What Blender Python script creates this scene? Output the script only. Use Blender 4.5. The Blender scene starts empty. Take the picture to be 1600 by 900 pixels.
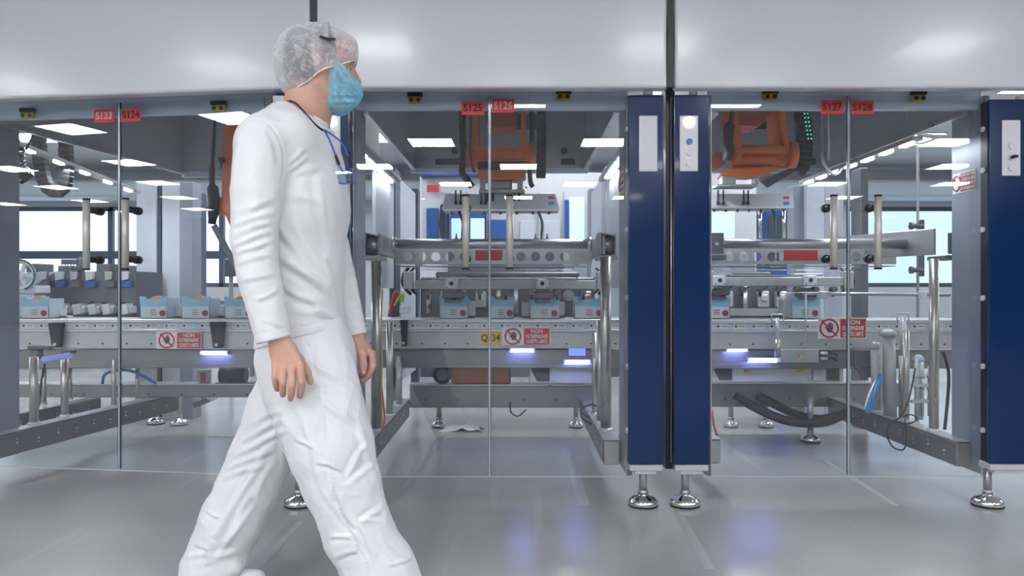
import bpy, bmesh, math, random
import numpy as np
from mathutils import Vector, Matrix, Euler

random.seed(7)
SC = bpy.context.scene
COL = SC.collection
F = 1200.0            # focal length in photo pixels
CX, CY, CH = 810.0, 455.0, 0.95   # vanishing point in the photo, camera height

# ------------------------------------------------------------------ camera
cd = bpy.data.cameras.new('camera')
cam = bpy.data.objects.new('camera', cd); COL.objects.link(cam)
cam.location = (0, 0, CH); cam.rotation_euler = (math.radians(90), 0, 0)
cd.sensor_width = 36; cd.lens = 36 * F / 1600
cd.shift_x = -(CX - 800) / 1600; cd.shift_y = (CY - 450) / 1600
cd.clip_start = 0.05; cd.clip_end = 200
SC.camera = cam

# ------------------------------------------------------------------ view, world
vs = SC.view_settings
vs.view_transform = 'Standard'; vs.look = 'None'; vs.gamma = 1; vs.use_curve_mapping = False
vs.exposure = 0.30
W = bpy.data.worlds.new('daylight'); SC.world = W; W.use_nodes = True
W.node_tree.nodes['Background'].inputs[0].default_value = (0.74, 0.86, 1.0, 1)
W.node_tree.nodes['Background'].inputs[1].default_value = 1.7
try:
    cy = SC.cycles
    cy.use_denoising = True
    cy.max_bounces = 10; cy.transparent_max_bounces = 40
    cy.diffuse_bounces = 4; cy.glossy_bounces = 5; cy.transmission_bounces = 6
    cy.sample_clamp_indirect = 6.0; cy.sample_clamp_direct = 0
    cy.caustics_reflective = False; cy.caustics_refractive = False
except Exception:
    pass
LAMP_E = 22.0        # ceiling light panels
STRIP_W = 5.0
STRIP_E = 14.0       # white light strips inside the machine
UV_E = 9.0          # bluish sensor strips
ROOM_H = 3.0

# ------------------------------------------------------------------ helpers
def at(px, py, Y):
    """where the line of sight through a photo pixel meets the vertical plane at distance Y"""
    return Vector(((px - CX) * Y / F, Y, CH - (py - CY) * Y / F))

MATS = {}
def mat(name, col=(.8, .8, .8), rough=.5, metal=0.0, emit=0.0, ecol=None, coat=0.0, alpha=1.0, spec=.5, sss=0.0,
        bump=0.0, bscale=40.0, vary=0.0, vscale=6.0, stretch=None):
    if name in MATS: return MATS[name]
    m = bpy.data.materials.new(name); m.use_nodes = True
    nt = m.node_tree; b = nt.nodes['Principled BSDF']
    b.inputs['Base Color'].default_value = (*col, 1)
    b.inputs['Roughness'].default_value = rough
    b.inputs['Metallic'].default_value = metal
    b.inputs['Specular IOR Level'].default_value = spec
    b.inputs['Coat Weight'].default_value = coat
    b.inputs['Coat Roughness'].default_value = .05
    if sss:
        b.inputs['Subsurface Weight'].default_value = sss
        b.inputs['Subsurface Radius'].default_value = (.012, .005, .003)
        b.inputs['Subsurface Scale'].default_value = 1.0
    if emit:
        b.inputs['Emission Color'].default_value = (*(ecol or col), 1)
        b.inputs['Emission Strength'].default_value = emit
    if alpha < 1: b.inputs['Alpha'].default_value = alpha
    if bump or vary:
        tc = nt.nodes.new('ShaderNodeTexCoord'); mp = nt.nodes.new('ShaderNodeMapping')
        nt.links.new(tc.outputs['Object'], mp.inputs[0])
        if stretch: mp.inputs['Scale'].default_value = stretch
    if vary:
        n = nt.nodes.new('ShaderNodeTexNoise'); n.inputs['Scale'].default_value = vscale; n.inputs['Detail'].default_value = 5
        nt.links.new(mp.outputs[0], n.inputs['Vector'])
        mx = nt.nodes.new('ShaderNodeMix'); mx.data_type = 'RGBA'
        mx.inputs[6].default_value = (*[c * (1 - vary) for c in col], 1)
        mx.inputs[7].default_value = (*[min(1, c * (1 + vary)) for c in col], 1)
        nt.links.new(n.outputs['Fac'], mx.inputs[0]); nt.links.new(mx.outputs[2], b.inputs['Base Color'])
        mr = nt.nodes.new('ShaderNodeMapRange'); mr.inputs[3].default_value = max(.02, rough - .1); mr.inputs[4].default_value = min(1, rough + .12)
        nt.links.new(n.outputs['Fac'], mr.inputs[0]); nt.links.new(mr.outputs[0], b.inputs['Roughness'])
    if bump:
        n = nt.nodes.new('ShaderNodeTexNoise'); n.inputs['Scale'].default_value = bscale; n.inputs['Detail'].default_value = 4
        nt.links.new(mp.outputs[0], n.inputs['Vector'])
        bp = nt.nodes.new('ShaderNodeBump'); bp.inputs['Strength'].default_value = bump; bp.inputs['Distance'].default_value = .01
        nt.links.new(n.outputs['Fac'], bp.inputs['Height']); nt.links.new(bp.outputs[0], b.inputs['Normal'])
    MATS[name] = m
    return m

def mat_glass(name, tint=(.93, .96, .97), r0=.045, rough=0.0, gcol=(1, 1, 1)):
    """thin clear pane: straight-through view plus a mirror part that grows at grazing angles"""
    m = bpy.data.materials.new(name); m.use_nodes = True; nt = m.node_tree
    nt.nodes.clear()
    out = nt.nodes.new('ShaderNodeOutputMaterial'); mix = nt.nodes.new('ShaderNodeMixShader')
    tr = nt.nodes.new('ShaderNodeBsdfTransparent'); tr.inputs[0].default_value = (*tint, 1)
    gl = nt.nodes.new('ShaderNodeBsdfGlossy'); gl.inputs['Roughness'].default_value = rough; gl.inputs[0].default_value = (*gcol, 1)
    lw = nt.nodes.new('ShaderNodeLayerWeight'); lw.inputs[0].default_value = .5
    pw = nt.nodes.new('ShaderNodeMath'); pw.operation = 'POWER'; pw.inputs[1].default_value = 5
    ma = nt.nodes.new('ShaderNodeMath'); ma.operation = 'MULTIPLY_ADD'; ma.inputs[1].default_value = 1 - r0; ma.inputs[2].default_value = r0
    nt.links.new(lw.outputs['Facing'], pw.inputs[0]); nt.links.new(pw.outputs[0], ma.inputs[0])
    nt.links.new(ma.outputs[0], mix.inputs[0]); nt.links.new(tr.outputs[0], mix.inputs[1]); nt.links.new(gl.outputs[0], mix.inputs[2])
    nt.links.new(mix.outputs[0], out.inputs[0])
    MATS[name] = m
    return m

class MB:
    """collects shapes (world coordinates) and links them as ONE mesh object"""
    def __init__(s): s.bm = bmesh.new(); s.mi = 0
    def _mark(s, faces, mi):
        for f in faces: f.material_index = s.mi if mi is None else mi
    def box(s, x0, x1, y0, y1, z0, z1, bev=0.0, mi=None, rot=None, piv=None, seg=1):
        r = bmesh.ops.create_cube(s.bm, size=1); vs_ = r['verts']
        for v in vs_:
            v.co = Vector(((x0 + x1) / 2 + v.co.x * abs(x1 - x0), (y0 + y1) / 2 + v.co.y * abs(y1 - y0), (z0 + z1) / 2 + v.co.z * abs(z1 - z0)))
        fs = list({f for v in vs_ for f in v.link_faces})
        if bev > 0:
            es = list({e for f in fs for e in f.edges})
            bb = bmesh.ops.bevel(s.bm, geom=es, offset=bev, segments=seg, affect='EDGES', profile=.5)
            fs = list({f for f in fs if f.is_valid} | {f for f in bb['faces'] if f.is_valid})
            vs_ = list({v for f in fs for v in f.verts})
        if rot is not None:
            piv = Vector(piv) if piv is not None else Vector(((x0 + x1) / 2, (y0 + y1) / 2, (z0 + z1) / 2))
            for v in vs_: v.co = piv + rot @ (v.co - piv)
        s._mark(fs, mi)
        return vs_
    def pbox(s, px0, py0, px1, py1, Y, dep, bev=0.0, mi=None, seg=1):
        a = at(px0, py0, Y); b = at(px1, py1, Y)
        return s.box(a.x, b.x, Y, Y + dep, b.z, a.z, bev, mi, seg=seg)
    def cyl(s, a, b, r, r2=None, n=16, cap=True, mi=None):
        a = Vector(a); b = Vector(b); d = b - a
        r2 = r if r2 is None else r2
        q = d.to_track_quat('Z', 'Y').to_matrix()
        ra, rb = [], []
        for i in range(n):
            t = 2 * math.pi * i / n; o = Vector((math.cos(t), math.sin(t), 0))
            ra.append(s.bm.verts.new(a + q @ (o * r))); rb.append(s.bm.verts.new(b + q @ (o * r2)))
        fs = [s.bm.faces.new((ra[i], ra[(i + 1) % n], rb[(i + 1) % n], rb[i])) for i in range(n)]
        for f in fs: f.smooth = True
        if cap: fs += [s.bm.faces.new(ra[::-1]), s.bm.faces.new(rb)]
        s._mark(fs, mi)
    def bar(s, a, b, w, h, bev=0.0, mi=None, up=(0, 0, 1)):
        """rectangular bar from a to b"""
        a = Vector(a); b = Vector(b); d = b - a; L = d.length; x = d.normalized(); u = Vector(up)
        if abs(x.dot(u)) > .98: u = Vector((0, 1, 0))
        y = u.cross(x).normalized(); z = x.cross(y)
        M = Matrix((x, y, z)).transposed()
        c = (a + b) / 2
        s.box(c.x - L / 2, c.x + L / 2, c.y - w / 2, c.y + w / 2, c.z - h / 2, c.z + h / 2, bev, mi, rot=M)
    def lathe(s, c, prof, axis=(0, 0, 1), n=24, mi=None, smooth=True):
        c = Vector(c); q = Vector(axis).to_track_quat('Z', 'Y').to_matrix()
        rings = []
        for r, h in prof:
            if r < 1e-6: rings.append([s.bm.verts.new(c + q @ Vector((0, 0, h)))])
            else: rings.append([s.bm.verts.new(c + q @ Vector((r * math.cos(2 * math.pi * i / n), r * math.sin(2 * math.pi * i / n), h))) for i in range(n)])
        fs = []
        for A, B in zip(rings, rings[1:]):
            for i in range(n):
                j = (i + 1) % n
                if len(A) == 1 and len(B) == 1: continue
                if len(A) == 1: fs.append(s.bm.faces.new((A[0], B[j], B[i])))
                elif len(B) == 1: fs.append(s.bm.faces.new((A[i], A[j], B[0])))
                else: fs.append(s.bm.faces.new((A[i], A[j], B[j], B[i])))
        for f in fs: f.smooth = smooth
        for R in (rings[0], rings[-1]):
            if len(R) > 1:
                try: fs.append(s.bm.faces.new(R))
                except ValueError: pass
        s._mark(fs, mi)
    def tube(s, pts, r, n=8, mi=None, smooth=3, flat=None):
        pts = [Vector(p) for p in pts]
        if smooth and len(pts) > 2:   # Catmull-Rom
            q = []
            P = [pts[0]] + pts + [pts[-1]]
            for i in range(1, len(P) - 2):
                for k in range(smooth):
                    t = k / smooth
                    q.append(.5 * ((2 * P[i]) + (P[i + 1] - P[i - 1]) * t + (2 * P[i - 1] - 5 * P[i] + 4 * P[i + 1] - P[i + 2]) * t * t
                                   + (3 * P[i] - P[i - 1] - 3 * P[i + 1] + P[i + 2]) * t ** 3))
            q.append(pts[-1]); pts = q
        rings = []; up = None
        for i, p in enumerate(pts):
            d = (pts[min(i + 1, len(pts) - 1)] - pts[max(i - 1, 0)]).normalized()
            if up is None:
                up = d.orthogonal().normalized()
                if flat is not None:
                    up = (Vector(flat) - d * d.dot(Vector(flat))).normalized()
            else: up = (up - d * up.dot(d)).normalized()
            sd = d.cross(up)
            rr = r[min(int(i / max(1, len(pts) - 1) * (len(r) - 1) + .5), len(r) - 1)] if isinstance(r, (list, tuple)) and flat is None else r
            if flat is not None:
                ra, rb = r
                rings.append([s.bm.verts.new(p + up * math.cos(2 * math.pi * (k + .5) / n) * ra * 1.2 + sd * math.sin(2 * math.pi * (k + .5) / n) * rb * 1.2) for k in range(n)])
            else:
                rings.append([s.bm.verts.new(p + up * math.cos(2 * math.pi * k / n) * rr + sd * math.sin(2 * math.pi * k / n) * rr) for k in range(n)])
        fs = []
        for A, B in zip(rings, rings[1:]):
            for i in range(n): fs.append(s.bm.faces.new((A[i], A[(i + 1) % n], B[(i + 1) % n], B[i])))
        for f in fs: f.smooth = n > 4
        fs += [s.bm.faces.new(rings[0][::-1]), s.bm.faces.new(rings[-1])]
        s._mark(fs, mi)
    def prism(s, pts, d, mi=None):
        """polygon of 3D points pushed along vector d"""
        d = Vector(d)
        A = [s.bm.verts.new(Vector(p)) for p in pts]; B = [s.bm.verts.new(Vector(p) + d) for p in pts]
        n = len(A); fs = [s.bm.faces.new(A), s.bm.faces.new(B[::-1])]
        for i in range(n): fs.append(s.bm.faces.new((A[i], B[i], B[(i + 1) % n], A[(i + 1) % n])))
        s._mark(fs, mi)
    def pprism(s, pix, Y, dep, mi=None):
        s.prism([at(x, y, Y) for x, y in pix], (0, dep, 0), mi)
    def ball(s, c, r, n=12, sc=(1, 1, 1), mi=None):
        R = bmesh.ops.create_uvsphere(s.bm, u_segments=n, v_segments=max(6, n // 2), radius=r)
        for v in R['verts']: v.co = Vector(c) + Vector((v.co.x * sc[0], v.co.y * sc[1], v.co.z * sc[2]))
        fs = {f for v in R['verts'] for f in v.link_faces}
        for f in fs: f.smooth = True
        s._mark(fs, mi)
    def xf(s, M):
        for v in s.bm.verts: v.co = M @ v.co
        return s
    def build(s, name, mats, parent=None, label=None):
        if not isinstance(mats, (list, tuple)): mats = [mats]
        bmesh.ops.recalc_face_normals(s.bm, faces=s.bm.faces)
        org = root_loc(parent)
        if parent is None:
            xs = [v.co for v in s.bm.verts]
            org = Vector(((min(v.x for v in xs) + max(v.x for v in xs)) / 2, (min(v.y for v in xs) + max(v.y for v in xs)) / 2, min(v.z for v in xs)))
        for v in s.bm.verts: v.co -= org
        me = bpy.data.meshes.new(name); s.bm.to_mesh(me); s.bm.free()
        for m in mats: me.materials.append(MATS[m] if isinstance(m, str) else m)
        o = bpy.data.objects.new(name, me); COL.objects.link(o)
        if parent is not None: o.parent = parent
        else: o.location = org
        if label: o['label'] = label
        return o

def root_loc(p):
    v = Vector((0, 0, 0))
    while p is not None: v = v + p.location; p = p.parent
    return v

def thing(name, label, cat, loc=(0, 0, 0), group=None):
    o = bpy.data.objects.new(name, None); COL.objects.link(o)
    o.location = loc; o['label'] = label; o['category'] = cat; o.empty_display_size = .1
    if group: o['group'] = group
    return o
def tag(o, label, cat, group=None, kind=None):
    o['label'] = label; o['category'] = cat
    if group: o['group'] = group
    if kind: o['kind'] = kind
    return o
def struct(o): o['kind'] = 'structure'; return o
def dup(root, loc, label, group=None):
    r = root.copy(); COL.objects.link(r); r.location = Vector(loc); r['label'] = label
    if group: r['group'] = group
    for ch in list(root.children):
        c = ch.copy(); COL.objects.link(c); c.parent = r
        for g in ch.children:
            d = g.copy(); COL.objects.link(d); d.parent = c
    return r

def text(name, body, loc, size, m, parent, rot=(math.radians(90), 0, 0), ext=.0006, align='CENTER', bold=.0, sx=1.0, track=1.0):
    """raised lettering as a mesh; loc is the centre of the text"""
    cu = bpy.data.curves.new(name, 'FONT'); cu.body = body; cu.size = size; cu.align_x = align; cu.align_y = 'CENTER'
    cu.extrude = ext; cu.offset = bold; cu.resolution_u = 3; cu.space_character = track
    t = bpy.data.objects.new(name, cu); COL.objects.link(t)
    bpy.context.view_layer.update()
    me = bpy.data.meshes.new_from_object(t.evaluated_get(bpy.context.evaluated_depsgraph_get()))
    bpy.data.objects.remove(t)
    M = Euler(rot).to_matrix().to_4x4() @ Matrix.Diagonal((sx, 1, 1, 1))
    org = root_loc(parent)
    me.transform(Matrix.Translation(Vector(loc) - org) @ M)
    me.materials.clear(); me.materials.append(MATS[m])
    o = bpy.data.objects.new(name, me); COL.objects.link(o); o.parent = parent
    return o

# ------------------------------------------------------------------ materials
mat('white_lacquer', (.66, .68, .72), .20, coat=.10, spec=.4, vary=.015, vscale=1.5)
mat('steel', (.44, .44, .455), .34, .85, vary=.07, vscale=14, stretch=(1, 1, 6))
mat('steel_light', (.66, .66, .68), .3, .7, vary=.05, vscale=9)
mat('steel_warm', (.50, .47, .44), .30, .9, vary=.06, vscale=9)
mat('steel_dark', (.145, .152, .172), .42, .55, vary=.12, vscale=7)
mat('steel_sheet', (.52, .51, .52), .38, .55, vary=.07, vscale=5)
mat('cast_grey', (.42, .43, .44), .5, .35, vary=.1, vscale=25)
mat('chrome', (.8, .8, .8), .12, 1.0)
mat('handle_steel', (.62, .59, .54), .42, .45, vary=.05, vscale=30, stretch=(8, 8, 1))
mat('alu', (.66, .67, .68), .4, .5)
mat('rubber', (.012, .012, .014), .55)
mat('black_plastic', (.02, .021, .025), .4)
mat('navy', (.0005, .021, .098), .16, coat=.25, spec=.35)
mat('navy_side', (.003, .005, .012), .35)
mat('panel_white', (.70, .70, .74), .42)
mat('lamp_disc', (1, 1, 1), .3, emit=3.5, ecol=(1, 1, 1))
mat('button_blue', (.05, .22, .60), .3)
mat('button_grey', (.50, .52, .56), .35)
mat('robot_orange', (.92, .22, .03), .32, coat=.2, vary=.06, vscale=4)
mat('robot_dark_orange', (.55, .12, .03), .4)
mat('label_red', (.55, .035, .035), .45)
mat('label_red_dull', (.36, .03, .045), .45)
mat('label_dark', (.04, .015, .02), .6)
mat('label_pale', (.62, .42, .38), .6)
mat('sign_white', (.80, .78, .78), .5)
mat('sign_yellow', (.80, .48, .03), .45)
mat('interlock_yellow', (.50, .36, .03), .4)
mat('sign_black', (.02, .02, .025), .5)
mat('blue_hose', (.01, .17, .42), .35)
mat('green_hose', (.01, .15, .11), .4)
mat('red_hose', (.55, .05, .04), .4)
mat('yellow_hose', (.65, .50, .05), .4)
mat('steel_mid', (.27, .265, .27), .36, .7, vary=.08, vscale=6)
mat('carton_blue', (.29, .50, .65), .5, vary=.18, vscale=18)
mat('carton_pale', (.55, .64, .70), .5)
mat('carton_white', (.74, .75, .78), .5)
mat('carton_orange', (.80, .33, .06), .5)
mat('carton_red', (.30, .02, .06), .5)
mat('strip_light', (1, 1, 1), .3, emit=STRIP_E, ecol=(.9, .96, 1))
mat('uv_light', (.3, .35, 1), .3, emit=UV_E, ecol=(.13, .16, 1.0))
mat('panel_light', (1, 1, 1), .3, emit=LAMP_E, ecol=(.97, .985, 1))
mat('ceiling_grey', (.44, .47, .52), .5, vary=.05, vscale=2)
mat('enclosure_blue', (.54, .62, .74), .30)
mat('column_white', (.60, .64, .71), .45)
mat('column_grey', (.27, .30, .36), .42)
mat('wall_white', (.62, .64, .68), .6)
mat('frame_dark', (.06, .085, .13), .4)
mat('machine_blue', (.02, .10, .36), .35)
mat('machine_white', (.60, .60, .64), .45)
mat('machine_dark', (.05, .06, .08), .45)
mat_glass('door_glass', (.955, .975, .985), .045)
mat_glass('guard_glass', (.97, .985, .99), .04)
mat('glass_edge', (.55, .62, .66), .15, .3, spec=.8)
mat('glass_edge_dark', (.06, .08, .11), .2, .3)
mat('frost_glass', (.55, .75, .85), .3, emit=.55, ecol=(.5, .78, .95))
# ====================================================================== the hall
def mat_floor():
    m = bpy.data.materials.new('floor_resin'); m.use_nodes = True; nt = m.node_tree; b = nt.nodes['Principled BSDF']; N = nt.nodes.new; L = nt.links.new
    tc = N('ShaderNodeTexCoord'); n1 = N('ShaderNodeTexNoise'); n1.inputs['Scale'].default_value = 420; n1.inputs['Detail'].default_value = 2
    n2 = N('ShaderNodeTexNoise'); n2.inputs['Scale'].default_value = 1.6; n2.inputs['Detail'].default_value = 4
    # long pale scuffs and tape marks
    mp = N('ShaderNodeMapping'); mp.inputs['Rotation'].default_value = (0, 0, math.radians(18)); mp.inputs['Scale'].default_value = (9, .5, 1)
    n3 = N('ShaderNodeTexNoise'); n3.inputs['Scale'].default_value = 1.0; n3.inputs['Detail'].default_value = 3
    L(tc.outputs['Object'], n1.inputs['Vector']); L(tc.outputs['Object'], n2.inputs['Vector']); L(tc.outputs['Object'], mp.inputs[0]); L(mp.outputs[0], n3.inputs['Vector'])
    r1 = N('ShaderNodeMapRange'); r1.inputs[1].default_value = .35; r1.inputs[2].default_value = .65; r1.inputs[3].default_value = .78; r1.inputs[4].default_value = 1.18; L(n1.outputs['Fac'], r1.inputs[0])
    r2 = N('ShaderNodeMapRange'); r2.inputs[1].default_value = .3; r2.inputs[2].default_value = .7; r2.inputs[3].default_value = .93; r2.inputs[4].default_value = 1.06; L(n2.outputs['Fac'], r2.inputs[0])
    r3 = N('ShaderNodeMapRange'); r3.inputs[1].default_value = .63; r3.inputs[2].default_value = .72; r3.inputs[3].default_value = 1.0; r3.inputs[4].default_value = 1.12; L(n3.outputs['Fac'], r3.inputs[0])
    a = N('ShaderNodeMath'); a.operation = 'MULTIPLY'; L(r1.outputs[0], a.inputs[0]); L(r2.outputs[0], a.inputs[1])
    c = N('ShaderNodeMath'); c.operation = 'MULTIPLY'; L(a.outputs[0], c.inputs[0]); L(r3.outputs[0], c.inputs[1])
    v = N('ShaderNodeVectorMath'); v.operation = 'SCALE'; v.inputs[0].default_value = (.375, .372, .375); L(c.outputs[0], v.inputs['Scale'])
    L(v.outputs[0], b.inputs['Base Color'])
    rr = N('ShaderNodeMapRange'); rr.inputs[1].default_value = .3; rr.inputs[2].default_value = .7; rr.inputs[3].default_value = .16; rr.inputs[4].default_value = .26; L(n2.outputs['Fac'], rr.inputs[0]); L(rr.outputs[0], b.inputs['Roughness'])
    bp = N('ShaderNodeBump'); bp.inputs['Strength'].default_value = .05; bp.inputs['Distance'].default_value = .002; L(n1.outputs['Fac'], bp.inputs['Height']); L(bp.outputs[0], b.inputs['Normal'])
    MATS['floor_resin'] = m
mat_floor()
mat('tape_pale', (.55, .57, .60), .3, alpha=.55)
mat_glass('blue_pane', (.80, .85, .90), .04)
RX0, RX1, RY0, RY1 = -21.0, 13.0, -12.0, 13.0
m = MB(); m.box(RX0, RX1, RY0, RY1, -.05, 0); struct(m.build('floor', 'floor_resin'))
m = MB(); m.box(RX0, RX1, RY0, RY1, ROOM_H, ROOM_H + .1); struct(m.build('ceiling', 'wall_white'))
m = MB(); m.box(RX0 - .1, RX0, RY0, RY1, 0, ROOM_H); struct(m.build('wall_left', 'wall_white'))
m = MB(); m.box(RX1, RX1 + .1, RY0, RY1, 0, ROOM_H); struct(m.build('wall_right', 'wall_white'))
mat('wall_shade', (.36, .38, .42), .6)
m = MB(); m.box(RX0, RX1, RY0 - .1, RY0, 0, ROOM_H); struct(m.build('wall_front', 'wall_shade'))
# back wall with two long window openings
WZ0, WZ1 = 1.02, 2.38
wx = [at(-160, 0, 13).x, at(216, 0, 13).x, at(297, 0, 13).x, at(420, 0, 13).x, at(1325, 0, 13).x, at(1640, 0, 13).x]
m = MB()
m.box(RX0, RX1, RY1, RY1 + .25, 0, WZ0); m.box(RX0, RX1, RY1, RY1 + .25, WZ1, ROOM_H)
for a, b in ((RX0, wx[0]), (wx[1], wx[2]), (wx[3], wx[4]), (wx[5], RX1)): m.box(a, b, RY1, RY1 + .25, WZ0, WZ1)
struct(m.build('wall_back', 'wall_white'))
for k, (a, b, nm) in enumerate(((wx[0], wx[1], (at(171, 0, 13).x, at(-60, 0, 13).x)), (wx[2], wx[3], (at(345, 0, 13).x,)), (wx[4], wx[5], ()))):
    m = MB(); m.box(a, b, RY1 + .02, RY1 + .10, WZ0, WZ0 + .07); m.box(a, b, RY1 + .02, RY1 + .10, WZ1 - .07, WZ1)
    if k < 2: m.box(a, b, RY1 + .0, RY1 + .10, 1.50, 1.63)
    for x in (a, b) + tuple(nm):
        m.box(x - .04, x + .04, RY1 + .02, RY1 + .10, WZ0, WZ1)
    w = m.build('window_%d' % (k + 1), 'frame_dark'); w['kind'] = 'structure'
    m = MB(); m.box(a, b, RY1 + .12, RY1 + .128, WZ0, WZ1); g = m.build('window_pane', 'guard_glass' if k < 2 else 'blue_pane', w)
# duct and beam running along the top of the far wall
m = MB(); m.box(RX0 + .3, RX1 - .3, 12.2, 12.8, 2.45, 2.72, .04)
tag(m.build('air_duct', 'carton_pale'), 'pale blue air duct along the far wall above the windows', 'duct')
# ceiling lights of the hall
def lamp(x, y, first=[None]):
    z = ROOM_H
    lab = 'square white light panel in the hall ceiling'
    if first[0] is None:
        t = thing('ceiling_light', lab, 'ceiling light', (x, y, z), 'square light panels of the hall ceiling')
        m = MB(); m.box(x - .30, x + .30, y - .30, y + .30, z - .012, z - .004); m.build('diffuser', 'panel_light', t)
        m = MB()
        for a in (-1, 1): m.box(x + a * .305 - .008, x + a * .305 + .008, y - .313, y + .313, z - .018, z); m.box(x - .297, x + .297, y + a * .305 - .008, y + a * .305 + .008, z - .018, z)
        m.build('frame', 'panel_white', t); first[0] = t
    else: dup(first[0], (x, y, z), lab)
for k, y in ((1, .10), (0, -1.42), (1, -3.72), (0, -5.75), (1, -7.80), (0, -9.90)):
    off = (1.17 if k % 2 else 0.0)
    for i in range(-8, 4):
        x = i * 2.36 + off
        if i < -3 and y > -3: continue
        if (x > 3 and x < 5 and y < -1) or x > 8.6: continue
        lamp(x, y)
for y in (5.2, 7.6, 10.2):
    for i in range(-4, 5): lamp(i * 2.36 + .5, y)
# ====================================================================== the machine
GY = 3.40            # plane of the glass doors
TH = math.radians(7.5)
SEAMS = dict(mid=at(765, 0, GY).x, right=at(1326, 0, GY).x)
def bayM(which):
    if which == 'left':   # this module stands at a slight angle to the other two
        s = .9323; o = Vector((at(490, 0, GY).x - s * math.cos(TH), GY + s * math.sin(TH), 0))
        return Matrix.Translation(o) @ Matrix.Rotation(-TH, 4, 'Z')
    return Matrix.Translation(Vector((SEAMS[which], GY, 0)))
WHERE = dict(left='left bay behind the walker', mid='middle bay', right='right bay')

def lettering_on(M, name, body, u, v, z, size, mt, parent, **kw):
    e = M.to_euler(); p = M @ Vector((u, v, z))
    return text(name, body, p, size, mt, parent, rot=(math.radians(90), 0, e.z), **kw)

def door(which, side, u_in, u_out, number, lab, faded):
    M = bayM(which); a, b = sorted((u_in, u_out)); z0, z1 = .128, 1.815
    t = thing('glass_door', lab, 'door', M @ Vector(((a + b) / 2, 0, z0)), 'glass doors of the packing machine')
    m = MB(); m.box(a, b, 0, .008, z0, z1, .002); m.xf(M).build('pane', 'door_glass', t)
    m = MB(); e = .0018
    m.box(a - e / 2, a + e, -.001, .009, z0, z1); m.box(b - e, b + e / 2, -.001, .009, z0, z1); m.box(a, b, -.001, .009, z0 - e / 2, z0 + e)
    m.xf(M).build('pane_edge', 'glass_edge', t)
    m = MB(); sg = 1 if u_out > u_in else -1; c0, c1 = sorted((u_in + sg * .0019, u_in + sg * .0044)); m.box(c0, c1, -.0012, .0092, z0 + .01, z1); m.xf(M).build('refraction_line', 'glass_edge_dark', t)  # dark refraction line of the polished glass edge, put in as a strip
    hu = u_in + (.088 if u_out > u_in else -.098)
    hz0, hz1 = 1.048, 1.362
    m = MB(); m.cyl((hu, -.085, hz0), (hu, -.085, hz1), .0155, n=20); h_ = m.xf(M).build('handle', 'handle_steel', t)
    for zz in (hz0, hz1):
        m = MB(); m.cyl((hu, -.085, zz - .004), (hu, -.085, zz + .004), .0162, n=20); m.xf(M).build('end_cap', 'rubber', h_)
    for zz in (hz0 + .045, hz1 - .045):
        m = MB(); m.cyl((hu, -.078, zz), (hu, 0, zz), .0145, n=16); m.cyl((hu, -.012, zz), (hu, .016, zz), .0185, n=16); m.xf(M).build('standoff', 'black_plastic', h_)
    # number plate
    lu = u_in + (.058 if u_out > u_in else -.072); lz = 1.755
    if which != 'left': lz = {'S125': 1.760, 'S126': 1.770, 'S127': 1.764, 'S128': 1.763}[number]
    m = MB(); m.box(lu - .050, lu + .050, -.002, -.0005, lz - .030, lz + .030)
    pl = m.xf(M).build('number_plate', 'label_red', t)
    lettering_on(M, 'lettering', number, lu, -.0026, lz, .045, 'label_pale' if faded else 'label_dark', pl, bold=.0012, track=1.05, sx=.92)
    return t
door('left', -1, -.0015, -.74, 'S123', 'glass door with red plate S123', True)
door('left', 1, .0015, .70, 'S124', 'glass door with red plate S124, half behind the walker', False)
door('mid', -1, -.002, -.605, 'S125', 'glass door with red plate S125', False)
door('mid', 1, .002, .608, 'S126', 'glass door with faded red plate S126', True)
door('right', -1, -.002, -.610, 'S127', 'glass door with red plate S127', False)
door('right', 1, .002, .592, 'S128', 'glass door with red plate S128', False)

# yellow door interlocks under the fascia
def interY(px):
    if px > 400: return 3.4135
    M = bayM('left'); o = M @ Vector((0, .0135, 0)); n = M.to_3x3() @ Vector((0, 1, 0)); d = Vector(((px - CX) / F, 1, 0))
    return o.dot(n) / d.dot(n)
def interlock(px, py, lab, Y=3.43):
    p = at(px, py, Y); t = thing('door_interlock', lab, 'switch', (p.x, Y, p.z - .014), 'yellow interlocks along the door heads')
    m = MB(); m.box(p.x - .030, p.x + .030, Y, Y + .02, p.z - .0155, p.z + .0155, .004); m.build('housing', 'interlock_yellow', t)
    m = MB(); m.box(p.x - .034, p.x + .034, Y - .002, Y + .02, p.z + .0157, p.z + .034, .002); m.build('bracket', 'black_plastic', t)
    for s in (-1, 1):
        m = MB(); m.cyl((p.x + s * .0155, Y - .003, p.z), (p.x + s * .0155, Y + .002, p.z), .0095, n=16); m.build('contact', 'rubber', t)
for px, py, w in ((41, 180, 'leftmost, on the door with plate S123'), (340, 169, 'beside the orange arm at the walker\'s shoulder'), (648, 156, 'left of plate S125'), (881, 151, 'right of plate S126'), (1205, 151, 'left of plate S127'), (1437, 153, 'right of plate S128')):
    interlock(px, py, 'yellow twin-button door interlock, ' + w, interY(px))

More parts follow.
